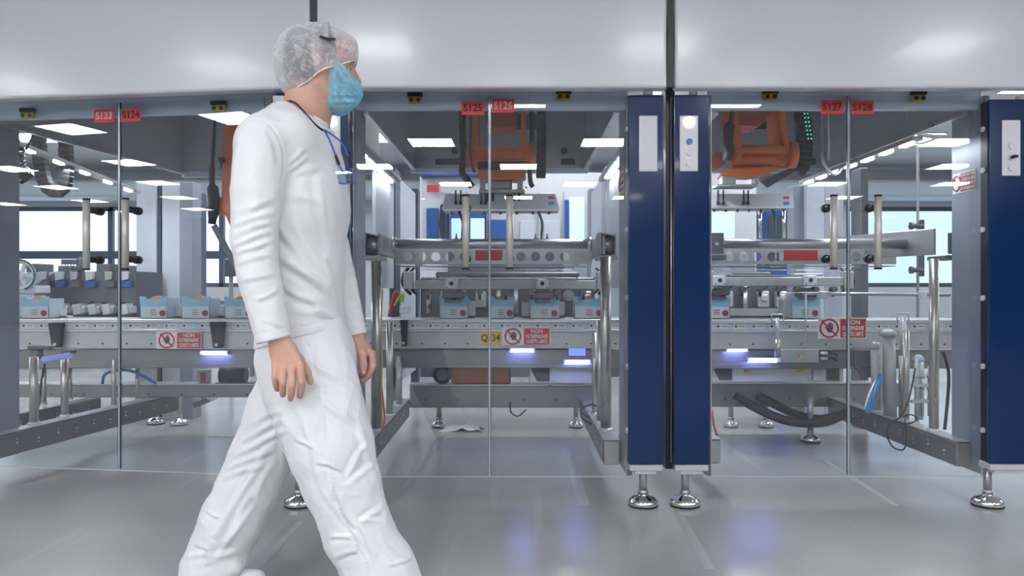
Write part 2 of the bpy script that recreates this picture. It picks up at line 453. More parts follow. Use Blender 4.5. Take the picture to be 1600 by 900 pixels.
# fascia panels above the doors
def fascia(px0, px1, M, lab):
    m = MB(); m.box(px0, px1, -.15, -.08, 1.811, 2.97, .012, seg=3)
    o = m.xf(M).build('fascia_panel', 'white_lacquer'); tag(o, lab, 'panel', 'white panels above the doors')
xg1, xg2 = at(489, 0, 3.25).x, at(1048, 0, 3.25).x
Mc = Matrix.Translation((0, GY, 0))
fascia(xg1 + .014, xg2 - .016, Mc, 'white fascia panel above the middle bay doors')
fascia(xg2 + .018, xg2 + 1.62, Mc, 'white fascia panel above the right bay doors')
ML = bayM('left'); Mi = ML.inverted(); ur = (Mi @ Vector((xg1 - .014, 3.25, 0))).x
fascia(ur - 1.75, ur, ML, 'white fascia panel above the left bay doors')
for k, (x, lab) in enumerate(((xg1, 'narrow black joint post behind the walker\'s head'), (xg2, 'narrow black joint post between the two blue pillars'))):
    t = thing('joint_post', lab, 'post', (x, 3.40, 0), 'black posts in the joints between the bays')
    m = MB(); m.box(x - .0135, x + .0135, 3.255, 3.33, 1.815, 2.96); m.build('upper_strip', 'black_plastic', t)
    x2 = at(490 if k == 0 else 1045, 0, 3.4).x
    m = MB(); m.box(x2 - .020, x2 + .020, 3.37, 3.46, .17, 1.85); m.build('lower_strip', 'navy_side', t)
    m = MB(); m.cyl((x2 + .003, 3.36, .20), (x2 + .003, 3.36, 1.80), .006, n=10); m.build('steel_rod', 'steel', t)

# blue pillars
def foot(t, x, y, r=.066, h=.15):
    m = MB(); m.lathe((x, y, 0), [(r * .93, 0), (r, .010), (r * .99, .022), (r * .80, .036), (r * .35, .046), (.021, .050), (.021, .052)], n=36); f_ = m.build('foot_pad', 'chrome', t)
    m = MB(); m.cyl((x, y, .048), (x, y, h + .01), .0175, n=18); m.cyl((x, y, .048), (x, y, .072), .023, n=6); m.build('spindle', 'steel', t)
    m = MB(); m.lathe((x, y, 0), [(r * .95, 0), (r * 1.01, .003), (r * .99, .008)], n=36); m.build('rubber_rim', 'rubber', f_)
def pillar(px0, px1, lab, clips, panel, Yf=3.325, fx=None):
    x0, x1 = at(px0, 0, Yf).x, at(px1, 0, Yf).x; Yb = Yf + .07; z0 = CH - (726 - CY) * Yf / F; z1 = CH + (CY - 148) * Yf / F
    if px0 > 1400: z0, z1 = CH - (725 - CY) * Yf / F, CH + (CY - 155) * Yf / F
    t = thing('blue_pillar', lab, 'pillar', ((x0 + x1) / 2, Yf, 0), 'dark blue pillars between the bays')
    m = MB(); m.box(x0, x1, Yf, Yf + .02, z0, z1, .004, seg=2); m.build('front_cover', 'navy', t)
    m = MB(); m.box(x0 + .004, x1 - .004, Yf + .0205, Yb, z0 + .004, z1 - .004); m.build('channel', 'navy_side', t)
    m = MB(); m.box(x0 + .006, x1 - .004, Yf + .004, Yb + .02, z0 - .030, z0 - .002, .003); m.box(x0 + .03, x1 - .03, Yf + .01, Yb + .02, z0 - .045, z0 - .028, .002); m.build('foot_bracket', 'alu', t)
    fx_ = (x0 + x1) / 2 if fx is None else at(fx, 0, 3.41).x
    foot(t, fx_, 3.405, .066, z0 - .03)
    for sd in clips:
        for zz in (.34, .62, .92, 1.22, 1.48, 1.66):
            xx = x0 if sd < 0 else x1
            m = MB(); m.cyl((xx + .004, Yf + .045, zz), (xx + sd * .006, Yf + .045, zz), .012, n=14); m.build('side_clip', 'panel_white', t)
    m = MB(); m.cyl(((x0 + x1) / 2 + .012, Yf + .035, z1), ((x0 + x1) / 2 + .012, Yf + .035, z1 + .022), .020, n=18); m.build('top_pin', 'panel_white', t)
    if panel:
        cx = at(panel[1], 0, Yf).x; pz0, pz1 = CH + (CY - panel[3]) * Yf / F, CH + (CY - panel[2]) * Yf / F; w = .040
        m = MB(); m.box(cx - w, cx + w, Yf - .006, Yf - .0002, pz0, pz1, .004, seg=2); pn = m.build('control_plate', 'panel_white', t)
        kind = panel[0]
        def disc(z, r, mt, nm, d=.006, lab=None):
            m = MB(); m.cyl((cx + .001, Yf - .0062 - d, z), (cx + .001, Yf - .0055, z), r, n=24); return m.build(nm, mt, pn, lab)
        H = pz1 - pz0
        def slot(za, zb):
            m = MB(); R = .0195; pts = [(cx + R * math.cos(t_), Yf - .0068, zb + R * math.sin(t_)) for t_ in [math.pi * i / 10 for i in range(11)]] + [(cx + R * math.cos(t_), Yf - .0068, za + R * math.sin(t_)) for t_ in [math.pi + math.pi * i / 10 for i in range(11)]]
            m.prism(pts, (0, .0012, 0)); m.build('button_strip', 'alu', pn)
        if kind == 'lamp':
            disc(pz1 - .028, .0235, 'lamp_disc', 'signal_lamp', .004); slot(pz0 + .030, pz0 + .130)
            disc(pz0 + .128, .0135, 'button_blue', 'push_button', .010, 'blue button'); disc(pz0 + .080, .0135, 'panel_white', 'push_button'); disc(pz0 + .034, .0135, 'panel_white', 'push_button')
        if kind == 'key':
            slot(pz0 + .030, pz0 + .130)
            disc(pz0 + .128, .0135, 'panel_white', 'push_button'); disc(pz0 + .034, .0135, 'panel_white', 'push_button')
            disc(pz0 + .080, .0145, 'alu', 'key_switch', .005, 'black key switch'); m = MB(); m.cyl((cx, Yf - .011, pz0 + .080), (cx, Yf - .032, pz0 + .080), .0075, n=14); m.box(cx - .002, cx + .014, Yf - .034, Yf - .028, pz0 + .074, pz0 + .086, .002); m.build('key', 'rubber', pn)
    return t
pillar(425, 479, 'blue pillar hidden almost whole behind the walker, its foot between the legs', (), None, fx=468)
pillar(500, 546, 'blue pillar just right of the walker\'s chest', (1,), ('lamp', 518, 180, 266))
pillar(982, 1037, 'blue pillar with a blank white plate', (-1,), ('blank', 1012.5, 181, 268))
pillar(1053, 1109, 'blue pillar with lit round lamp and blue button', (), ('lamp', 1076, 181, 268), fx=1070)
pillar(1546, 1650, 'wide blue pillar with black key switch at the right edge', (-1,), ('key', 1579, 188, 275), fx=1542)

mat('jamb_grey', (.27, .295, .345), .38, .2)
# bay enclosures ------------------------------------------------------
def enclosure(which, lab):
    M = bayM(which); L = which == 'left'
    t = thing('enclosure_frame', lab, 'frame', M @ Vector((0, .3, 0)), 'steel enclosures of the bays')
    wl, wr = (-.745, .74) if L else (-.615, .620)
    m = MB(); m.box(wl, wr, .05, .085, 1.766, 1.86, .004); m.xf(M).build('door_head', 'enclosure_blue', t)
    RT = 2.45; BK = 1.67
    m = MB(); m.box(wl + .03, wr - .03, .087, BK + .03, RT, RT + .03, .002); m.xf(M).build('roof_panel', 'ceiling_grey', t)
    m = MB(); m.box(wl, wr, .05, .085, 1.862, RT + .03, .002); m.xf(M).build('front_upper_panel', 'ceiling_grey', t)
    m = MB(); m.box(wl + .05, wr - .05, BK, BK + .02, 1.766, RT - .002)
    for k in range(1, 4): u = wl + (wr - wl) * k / 4; m.box(u - .002, u + .002, BK - .002, BK, 1.77, RT - .01)
    m.xf(M).build('rear_upper_panel', 'ceiling_grey', t)
    for s in (-1, 1):
        ub = wl if s < 0 else wr
        m = MB(); m.box(ub - .012, ub + .012, .012, .27, .13, 1.82, .002)
        m.xf(M).build('side_jamb', 'jamb_grey', t)
        m = MB(); m.box(ub - s * .05 - .008, ub - s * .05 + .008, .09, BK, 1.767, RT - .002); m.xf(M).build('side_upper_panel', 'ceiling_grey', t)
        m = MB(); m.box(ub - s * .05 - .012, ub - s * .05 + .012, .09, BK + .02, 1.752, 1.766); m.xf(M).build('edge_rail', 'steel_light', t)
    m = MB(); m.box(wl + .03, wr - .03, BK + .022, BK + .06, 1.735, 1.80, .003); m.xf(M).build('rear_head', 'enclosure_blue', t)
    m = MB()      # vents and hatches on the roof panel
    for u, w in ((-.29, -1), (.43, 1)):
        m = MB(); m.cyl((u, BK - .006, 1.875), (u, BK, 1.875), .024, n=18); m.xf(M).build('round_cover', 'machine_dark', t)
        m = MB(); m.box(u - .13 if w < 0 else u - .02, u + .06 if w < 0 else u + .07, BK - .004, BK, 1.785, 1.825, .001); m.xf(M).build('vent_cover', 'machine_dark', t)
    m = MB(); m.box(-.05, .30, BK - .004, BK, 2.02, 2.12, .001)
    m.xf(M).build('vent_cover', 'machine_dark', t)
    return t
enclosure('left', 'grey sheet-metal enclosure frame of the left bay')
enclosure('mid', 'grey sheet-metal enclosure frame of the middle bay')
enclosure('right', 'grey sheet-metal enclosure frame of the right bay')

# side walls of the middle bay: pale panels with a dark post between them
def side_wall(x, lab, skew=0):
    t = thing('side_partition', lab, 'partition', (x, 4.6, 0), 'pale partitions beside the middle bay')
    m = MB(); m.box(x - .012, x + .012, 4.58, 5.24, .97, 1.74, .003); m.build('front_panel', 'column_white', t)
    m = MB(); m.box(x - .012, x + .012, 5.5, 6.35, .97, 1.76, .003); m.build('rear_panel', 'column_white', t)
    m = MB(); m.box(x - .02, x + .02, 5.25, 5.48, .2, 1.80, .004); m.box(x - .03, x + .03, 6.36, 6.5, 0, 1.8, .004); m.build('post', 'frame_dark' if x < 0 else 'steel', t)
    m = MB(); m.box(x - .012, x + .012, 5.5, 6.35, .30, .95); m.build('lower_panel', 'column_white', t)
    s = 1 if x > 0 else -1
    m = MB(); m.box(x - s * .05 - .02, x - s * .05 + .02, 3.75, 5.2, 1.69, 1.72, .003); m.build('lamp_rail', 'steel', t)
side_wall(-.862, 'pale partition with dark post left of the middle bay')
side_wall(.612, 'pale partition with steel post right of the middle bay')

# rows of small white lights
def strip(p0, p1, n, w, lab, h=.012, fill=.45):
    p0, p1 = Vector(p0), Vector(p1); t = thing('light_rail', lab, 'light', (p0 + p1) / 2, 'rows of small white lights inside the bays')
    m = MB(); m.bar(p0, p1, .05, .022, .002); m.build('rail', 'steel_light', t)
    l = bpy.data.lights.new('strip_lamp', 'AREA'); l.shape = 'RECTANGLE'; l.size = .05; l.size_y = (p1 - p0).length; l.energy = STRIP_W * (.35 if 'middle' in lab else 1.6); l.color = (.88, .94, 1)
    lo = bpy.data.objects.new('strip_lamp', l); COL.objects.link(lo); lo.parent = t; dd = (p1 - p0).normalized()
    lo.rotation_euler = Matrix((Vector((dd.y, -dd.x, 0)), dd, Vector((0, 0, 1)))).transposed().to_euler(); lo.location = Vector((0, 0, -.03))
    for i in range(n):
        a = p0.lerp(p1, (i + .5 - fill / 2) / n); b = p0.lerp(p1, (i + .5 + fill / 2) / n); d = Vector((0, 0, -.014))
        m = MB(); m.bar(a + d, b + d, w, h, .003); m.build('lamp', 'strip_light', t)
strip((-.822, 3.95, 1.68), (-.835, 5.1, 1.68), 5, .030, 'row of small white lights at the upper left of the middle bay')
strip((1.905, 3.66, 1.68), (1.905, 5.15, 1.68), 7, .034, 'row of small white lights at the upper right of the right bay')
strip((.575, 3.95, 1.70), (.575, 5.05, 1.70), 5, .030, 'added row of small white lights at the upper right of the middle bay')  # rail added to brighten the bay, largely hidden by the jamb
strip((.90, 3.95, 1.70), (.90, 5.05, 1.70), 5, .030, 'added row of small white lights at the upper left of the right bay')  # second rail of this bay, added for more light inside
strip(at(20, 222, 3.95), at(215, 300, 5.4), 5, .030, 'row of small white lights above the black cable loop', fill=.26)

# structural columns seen through the left and right bays
def column(px0, px1, Y, top, mt, nm, k, zb=0.0):
    m = MB(); a, b = at(px0, top, Y), at(px1, top, Y); m.box(a.x, b.x, Y, Y + .16, zb, a.z, .004)
    o = m.build(nm, mt); return o
def tcol(px0, px1, Y, top, mt, lab): tag(column(px0, px1, Y, top, mt, 'support_column', 0), lab, 'column', 'columns seen through the glass')
tcol(213, 244, 5.7, 284, 'column_white', 'pale column right of the door handles of the left bay')
tcol(245, 252, 5.72, 284, 'frame_dark', 'slim dark column between two pale ones in the left bay')
tcol(253, 281, 5.7, 284, 'column_white', 'pale column left of the grey one in the left bay')
tcol(281, 301, 5.7, 284, 'column_grey', 'grey column beside the far windows in the left bay')
tcol(302, 311, 6.6, 300, 'frame_dark', 'slim dark column before the far window in the left bay')
tcol(1241, 1260, 5.9, 290, 'column_grey', 'grey column in the right bay left of handles')
tcol(1260, 1288, 5.85, 285, 'column_white', 'pale column in the right bay left of the S127 handle')
mat('column_lilac', (.50, .50, .60), .4)
tcol(1288, 1318, 5.9, 288, 'column_lilac', 'lilac grey column in the right bay behind the S127 handle')
tcol(1345, 1357, 5.3, 262, 'steel_dark', 'slim dark column behind the S128 handle')

# ------------------------------------------------------------ conveyor
CYF = 4.60
def zc(py, Y=CYF): return CH - (py - CY) * Y / F
def conveyor(px0, px1, lab, seed, dy=0):
    x0, x1 = at(px0, 0, CYF).x, at(px1, 0, CYF).x
    t = thing('conveyor', lab, 'conveyor', ((x0 + x1) / 2, CYF + .2, 0), 'conveyor line through the three bays')
    m = MB(); m.box(x0, x1, CYF + .02, CYF + .40, zc(501 + dy), zc(499 + dy)); m.build('belt', 'steel_sheet', t)
    m = MB(); m.box(x0, x1, CYF - .012, CYF + .018, zc(504 + dy), zc(499 + dy), .002); m.box(x0, x1, CYF - .012, CYF + .018, zc(518 + dy), zc(514.5 + dy), .002); m.build('guide_rail', 'steel_light', t)
    m = MB(); m.box(x0, x1, CYF, CYF + .018, zc(514 + dy), zc(504 + dy)); lb = m.build('carton_strip', 'carton_white', t)
    m = MB(); m2 = MB(); m3 = MB(); zz = zc(509 + dy); x = x0 + .05; k = 0
    while x < x1 - .03:
        m.cyl((x, CYF - .0012, zz), (x, CYF + .001, zz), .0075, n=10); m2.box(x + .022, x + .055, CYF - .0010, CYF + .001, zz - .0035, zz + .0035)
        m3.box(x + .062, x + .085, CYF - .0010, CYF + .001, zz - .016, zz + .016); m3.box(x - .022, x - .014, CYF - .0010, CYF + .001, zz - .016, zz + .016)
        x += .107; k += 1
    for mm, nm, mt in ((m, 'red_seal', 'carton_red'), (m2, 'print_line', 'cast_grey'), (m3, 'blue_print', 'carton_pale')): o = mm.build(nm, mt, lb); o['kind'] = 'stuff'
    m = MB(); m.box(x0, x1, CYF, CYF + .02, zc(541 + dy), zc(518.5 + dy)); m.box(x0, x1, CYF - .006, CYF + .02, zc(544 + dy), zc(541 + dy)); m.build('side_plate', 'steel_sheet', t)
    m = MB(); r = random.Random(seed)
    x = x0 + .12
    while x < x1 - .05:
        m.cyl((x, CYF - .003, zc(537 + dy)), (x, CYF + .003, zc(537 + dy)), .006, n=8); x += .135 + r.random() * .02
    m.build('screw_row', 'machine_dark', t)
    m = MB(); m.box(x0, x1, CYF + .05, CYF + .30, zc(575 + dy, CYF + .05), zc(546 + dy, CYF + .05), .003); m.box(x0, x1, CYF + .045, CYF + .05, zc(571 + dy), zc(569.5 + dy)); m.build('lower_beam', 'steel_mid', t)
    return t
conveyor(-60, 470, 'steel conveyor with a strip of small cartons through the left bay', 1, 0)
conveyor(548, 978, 'steel conveyor with a strip of small cartons through the middle bay', 2)
conveyor(1109, 1530, 'steel conveyor with a strip of small cartons through the right bay', 3, 1)
# low cross beams
def crossbeam(px0, px1, lab, Y=4.92, y0=603, y1=637):
    m = MB(); x0, x1 = at(px0, 0, Y).x, at(px1, 0, Y).x; z0, z1 = zc(y1, Y), zc(y0, Y)
    m.box(x0, x1, Y, Y + .10, z0, z1, .004)
    t = thing('cross_beam', lab, 'beam', ((x0 + x1) / 2, Y, z0), 'low beams under the conveyor')
    m.build('beam', 'steel_mid', t)
    m = MB(); x = x0 + .1
    while x < x1 - .05: m.cyl((x, Y - .002, (z0 + z1) / 2 - .02), (x, Y + .002, (z0 + z1) / 2 - .02), .007, n=8); x += .21
    m.build('bolt_row', 'machine_dark', t)
    m = MB(); m.box(x0, x1, Y - .01, Y + .11, z1 + .001, z1 + .010); m.build('top_flange', 'steel_light', t)
crossbeam(5, 470, 'low steel beam under the conveyor of the left bay', 4.95, 602, 621)
crossbeam(640, 935, 'low steel beam under the conveyor of the middle bay')
crossbeam(1109, 1420, 'low steel beam under the conveyor of the right bay', 5.0, 600, 636)

# floor-level side beams running away from the doors
def sidebeam(p0, p1, lab, z0=.145, z1=.258, w=.078):
    p0, p1 = Vector(p0), Vector(p1); zc_ = (z0 + z1) / 2; a = Vector((p0.x, p0.y, zc_)); b = Vector((p1.x, p1.y, zc_))
    t = thing('side_beam', lab, 'beam', (p0.x, p0.y, z0), 'square side beams near the floor')
    m = MB(); m.bar(a, b, w, z1 - z0, .008); m.build('beam', 'steel_dark', t)
    d = (b - a).normalized()
    m = MB(); m.bar(a - d * .004, a - d * .0005, w * .9, (z1 - z0) * .92, .001); m.build('end_cap', 'steel_warm', t)
    m = MB(); n = int((b - a).length / .14)
    for i in range(n):
        c = a + d * (.1 + i * .14)
        for s in (-1, 1):
            sd = Vector((d.y, -d.x, 0)) * s; m.cyl(c + sd * (w / 2 - .001), c + sd * (w / 2 + .0015), .0055, n=8)
            c2 = c + Vector((0, 0, .02 * (1 if i % 2 else -1))); m.cyl(c2 + sd * (w / 2 - .001), c2 + sd * (w / 2 + .0015), .004, n=6)
    m.build('bolt_row', 'steel_light', t)
    m = MB(); m.bar(a + Vector((0, 0, (z1 - z0) / 2 + .003)), b + Vector((0, 0, (z1 - z0) / 2 + .003)), w * .96, .005); m.build('top_plate', 'steel_light', t)
def gx(px, py, z): Y = (CH - z) * F / (py - CY); return Vector(((px - CX) * Y / F, Y, z))
sidebeam((-.715, 3.56, 0), (-.735, 4.92, 0), 'low side beam left in the middle bay')
sidebeam((.432, 3.56, 0), (.432, 4.92, 0), 'low side beam right in the middle bay, square end towards the door')
sidebeam((2.045, 3.52, 0), (2.045, 4.98, 0), 'low side beam on the right of the right bay')
sidebeam((.905, 3.58, 0), (.880, 4.9, 0), 'low side beam end just right of the lamp pillar')
dl = Vector((math.sin(TH), math.cos(TH), 0)); p = Vector((-2.545, 3.56, 0)); sidebeam(p, p + dl * 1.65, 'long low side beam crossing the left bay floor')
p = Vector((-2.90, 3.8, 0)); sidebeam(p, p + dl * 1.2, 'outer low side beam behind the long one in the left bay')

# round steel posts
def post(x, y, r, z0, z1, lab, collar=True, mt='steel_warm'):
    t = thing('round_post', lab, 'post', (x, y, z0), 'round steel posts on the side beams')
    m = MB(); m.cyl((x, y, z0), (x, y, z1), r, n=24); m.build('tube', mt, t)
    if collar:
        m = MB(); m.lathe((x, y, z0), [(r * 1.5, 0), (r * 1.5, .006), (r * 1.15, .014)], n=24); m.build('base_collar', 'steel_light', t)
post(-.703, 3.80, .0255, .262, 1.10, 'round steel post at the left of the middle bay')
post(.432, 3.80, .0265, .262, 1.12, 'round steel post at the right of the middle bay')
post(2.045, 3.78, .0225, .262, 1.11, 'round steel post at the far right of the right bay')
post(.428, 4.02, .018, .262, .80, 'shorter round post behind the right post of the middle bay')
post(.425, 4.28, .016, .262, .72, 'thin round post third in line at the right of the middle bay')
post(-.712, 4.25, .020, .262, .78, 'shorter round post behind the left post of the middle bay')
post(-.715, 4.60, .018, .262, .56, 'thin round post before the lower beam at the left of the middle bay', mt='steel')
post(2.045, 4.05, .016, .262, .74, 'thin round post left of the far right post')
post(2.045, 4.36, .020, .262, .66, 'round post in the middle of the right bay side beam')
for px, py, r, ty, lab in ((53, 663, .021, 558, 'thick round post nearest the left edge'), (101, 651, .019, 560, 'thick round post second from the left edge'), (69, 632, .012, 575, 'thin round post on the outer beam, left one'), (110, 624, .011, 575, 'thin round post on the outer beam, right one'), (178, 636, .015, 562, 'round post just left of the S123 door edge'), (215, 626, .013, 576, 'round post just right of the S124 door edge')):
    g = gx(px, py, .262); post(g.x, g.y, r, .262, zc(ty, g.y), lab)

# level feet further in
def back_foot(px, py, lab, top=.30):
    g = gx(px, py, 0.0); t = thing('levelling_foot', lab, 'foot', (g.x, g.y, 0), 'levelling feet under the conveyor'); foot(t, g.x, g.y, .062, top)
back_foot(244, 662, 'levelling foot behind the side beam, left of two', .215); back_foot(280, 664, 'levelling foot near the walker, right of two', .215)

# upper tube and perforated beam
def holed_plate(name, x0, x1, z0, z1, holes, Y, dep, mt, parent):
    cu = bpy.data.curves.new(name, 'CURVE'); cu.dimensions = '2D'; cu.fill_mode = 'BOTH'; cu.extrude = dep / 2
    def poly(pts):
        s = cu.splines.new('POLY'); s.points.add(len(pts) - 1); s.use_cyclic_u = True
        for p_, c in zip(s.points, pts): p_.co = (c[0], c[1], 0, 1)
    poly([(x0, z0), (x1, z0), (x1, z1), (x0, z1)])
    for hx, hz, r in holes: poly([(hx + r * math.cos(2 * math.pi * i / 20), hz + r * math.sin(2 * math.pi * i / 20)) for i in range(20)])
    t = bpy.data.objects.new(name, cu); COL.objects.link(t); bpy.context.view_layer.update()
    me = bpy.data.meshes.new_from_object(t.evaluated_get(bpy.context.evaluated_depsgraph_get())); bpy.data.objects.remove(t)
    me.transform(Matrix.Translation(Vector((0, Y, 0)) - root_loc(parent)) @ Matrix.Rotation(math.radians(90), 4, 'X'))
    me.materials.clear(); me.materials.append(MATS[mt]); o = bpy.data.objects.new(name, me); COL.objects.link(o); o.parent = parent; return o
def gantry(px0, px1, Yt, lab, holes, red, brk, ytube=381, pxb=None):
    a, b = at(px0, ytube, Yt), at(px1, ytube, Yt)
    t = thing('gantry_tube', lab, 'gantry', ((a.x + b.x) / 2, Yt, a.z), 'steel cross tubes with perforated beams')
    m = MB(); m.cyl(a, b, .0255, n=24); m.build('tube', 'steel', t)
    for p_, s in ((a, 1), (b, -1)):
        m = MB(); m.cyl(p_, p_ + Vector((s * .022, 0, 0)), .036, n=20)
        for k in range(6): c = p_ + Vector((s * .023, .028 * math.cos(k * 1.047), .028 * math.sin(k * 1.047))); m.cyl(c, c + Vector((s * .008, 0, 0)), .005, n=6)
        m.build('flange', 'steel_light', t)
    for px, sx, kind in brk:
        x = at(px, 0, Yt).x; z0, z1 = zc(400, Yt), zc(366, Yt)
        m = MB()
        if kind == 'open':     # a C-shaped bracket around a roller
            m.box(x - .042, x - .036, Yt - .09, Yt + .09, z0, z1); m.box(x + .036, x + .042, Yt - .09, Yt + .09, z0, z1); m.box(x - .042, x + .042, Yt + .075, Yt + .085, z0, z1); m.box(x - .050, x + .050, Yt - .10, Yt + .09, z0 - .022, z0, .003)
            m.prism([(x - .042, Yt - .09, z1), (x + .042, Yt - .09, z1 - .018), (x + .042, Yt - .09, z1 - .012), (x - .042, Yt - .09, z1 + .006)], (0, .18, 0))
        else:
            m.box(x - .036, x + .036, Yt - .10, Yt - .09, z0 + .006, z1, .002); m.box(x - .05, x + .05, Yt - .10, Yt + .08, z0 - .022, z0, .003)
        br = m.build('bracket', 'cast_grey' if kind == 'open' else 'steel_dark', t)
        m = MB()
        if kind == 'open': m.cyl((x - .03, Yt, (z0 + z1) / 2), (x + .03, Yt, (z0 + z1) / 2), .040, n=24); m.build('roller', 'steel_light', br)
        else: m.cyl((x, Yt - .104, (z0 + z1) / 2), (x, Yt - .100, (z0 + z1) / 2), .009, n=12); m.build('hole', 'carton_white', br)
    Yp = Yt + .22; pb = pxb or (px0 - 5, px1 + 5)
    hs = [(at(h_, 0, Yp).x, zc(401, Yp), .0255) for h_ in holes]
    x0, x1 = at(pb[0], 0, Yp).x, at(pb[1], 0, Yp).x
    bp = holed_plate('perforated_beam', x0, x1, zc(413, Yp), zc(388, Yp), hs, Yp, .006, 'steel_sheet', t)
    m = MB(); m.box(x0, x1, Yp + .004, Yp + .12, zc(388, Yp) + .001, zc(388, Yp) + .006); m.box(x0, x1, Yp + .004, Yp + .16, zc(415, Yp) - .004, zc(415, Yp)); m.build('beam_flange', 'steel', bp)
    m = MB(); rx0, rx1 = at(red[0], 0, Yp).x, at(red[1], 0, Yp).x; m.box(rx0, rx1, Yp - .006, Yp - .0035, zc(407, Yp), zc(391, Yp)); m.build('red_plate', 'label_red', bp)
    m = MB(); m.box(x0 + .1, x1 - .1, Yp + .01, Yp + .15, zc(421, Yp), zc(416.5, Yp)); m.build('clear_tray', 'guard_glass', t)
    return t
gantry(612, 924, 3.95, 'steel cross tube with perforated beam in the middle bay', (637.6, 659, 681, 703, 725, 814, 837, 859, 882, 903), (743, 785), ((585, 1, 'open'), (947, -1, 'open')), pxb=(618, 925))
gantry(1121, 1434, 3.95, 'steel cross tube with perforated beam in the right bay', (1139, 1162, 1183, 1206, 1218, 1293, 1337, 1360), (1224, 1277), ((1112, 1, 'plate'), (1476, -1, 'plate')), pxb=(1112, 1400))
# side arms that carry the tubes, running away from the doors
def arm(p0, p1, h, lab, mt='steel', w=.02):
    m = MB(); m.bar(p0, p1, w, h, .002); tag(m.build('support_arm', mt), lab, 'arm', 'side arms of the gantries')
arm((-.70, 3.88, 1.185), (-.62, 4.9, 1.16), .10, 'side arm behind the left bracket of the middle bay', 'cast_grey')
arm((.43, 3.88, 1.185), (.36, 4.9, 1.16), .10, 'side arm behind the right bracket of the middle bay', 'cast_grey')
arm((2.06, 3.80, 1.195), (1.62, 4.75, 1.19), .13, 'wide tapering side arm behind the right bracket of the right bay', 'steel')

# suction beam with motors above the cartons
def suction(px0, px1, Y, lab, motors, dy=0):
    a, b = at(px0, 445 + dy, Y), at(px1, 445 + dy, Y)
    t = thing('suction_bar', lab, 'machine', ((a.x + b.x) / 2, Y, a.z), 'suction bars above the cartons')
    m = MB(); m.box(a.x, b.x, Y, Y + .07, zc(452 + dy, Y), zc(438 + dy, Y), .004); m.build('bar', 'cast_grey', t)
    m = MB(); m.box(a.x + .1, b.x - .12, Y + .02, Y + .15, zc(436 + dy, Y), zc(434.5 + dy, Y)); m.build('top_rail', 'steel_light', t)
    for px in motors:
        c = at(px, 443 + dy, Y)
        m = MB(); m.box(c.x - .037, c.x + .037, Y - .03, Y + .05, c.z - .033, c.z + .030, .005); mo = m.build('motor_block', 'panel_white', t)
        m = MB(); m.cyl((c.x, Y - .033, c.z), (c.x, Y - .028, c.z), .013, n=16); m.build('bore', 'rubber', mo)
        for i in (-1, 1):
            for j in (-1, 1):
                m = MB(); m.cyl((c.x + i * .027, Y - .032, c.z + j * .022), (c.x + i * .027, Y - .029, c.z + j * .022), .004, n=8); m.build('screw', 'steel_dark', mo)
        m = MB(); m.box(c.x - .08, c.x + .09, Y + .01, Y + .10, c.z + .034, c.z + .041, .002); m.build('cover_plate', 'steel_light', mo)
        m = MB(); m.box(c.x - .062, c.x + .075, Y + .01, Y + .12, zc(467 + dy, Y), zc(455 + dy, Y), .008); m.box(c.x - .045, c.x + .055, Y + .02, Y + .11, zc(473 + dy, Y), zc(467 + dy, Y), .005); m.build('suction_head', 'steel_dark', mo)
    n = 7
    for i in range(n):
        x = a.x + (b.x - a.x) * (i + .5) / n; z = zc(457 + dy, Y)
        m = MB(); m.cyl((x, Y - .012, z), (x, Y + .05, z), .017, n=16); m.cyl((x, Y - .016, z), (x, Y - .012, z), .008, n=12); rl = m.build('roller', 'steel_dark', t)
        m = MB(); m.cyl((x, Y + .02, z - .002), (x, Y + .02, z - .045), .009, n=8); m.build('sucker', 'rubber', rl)
    for s, x in ((-1, a.x - .04), (1, b.x + .03)):
        m = MB(); pts = [(x, Y + .03, zc(418, Y)), (x + s * .03, Y + .02, zc(428, Y)), (x + s * .035, Y + .01, zc(442, Y)), (x + s * .01, Y, zc(453, Y)), (x - s * .02, Y, zc(460, Y))]
        m.tube(pts, .011, 8); m.tube([Vector(p_) + Vector((-s * .03, .02, 0)) for p_ in pts], .008, 8); m.build('cable_guide', 'rubber', t)
        m = MB(); m.box(x - .03, x + .03, Y - .01, Y + .05, zc(452, Y), zc(424, Y), .004); m.build('end_plate', 'cast_grey', t)
suction(648, 932, 4.70, 'grey suction bar with two white motor blocks over the middle bay cartons', (706, 847))
suction(1118, 1318, 4.70, 'grey suction bar with two white motor blocks in the right bay', (1123, 1264), -5)

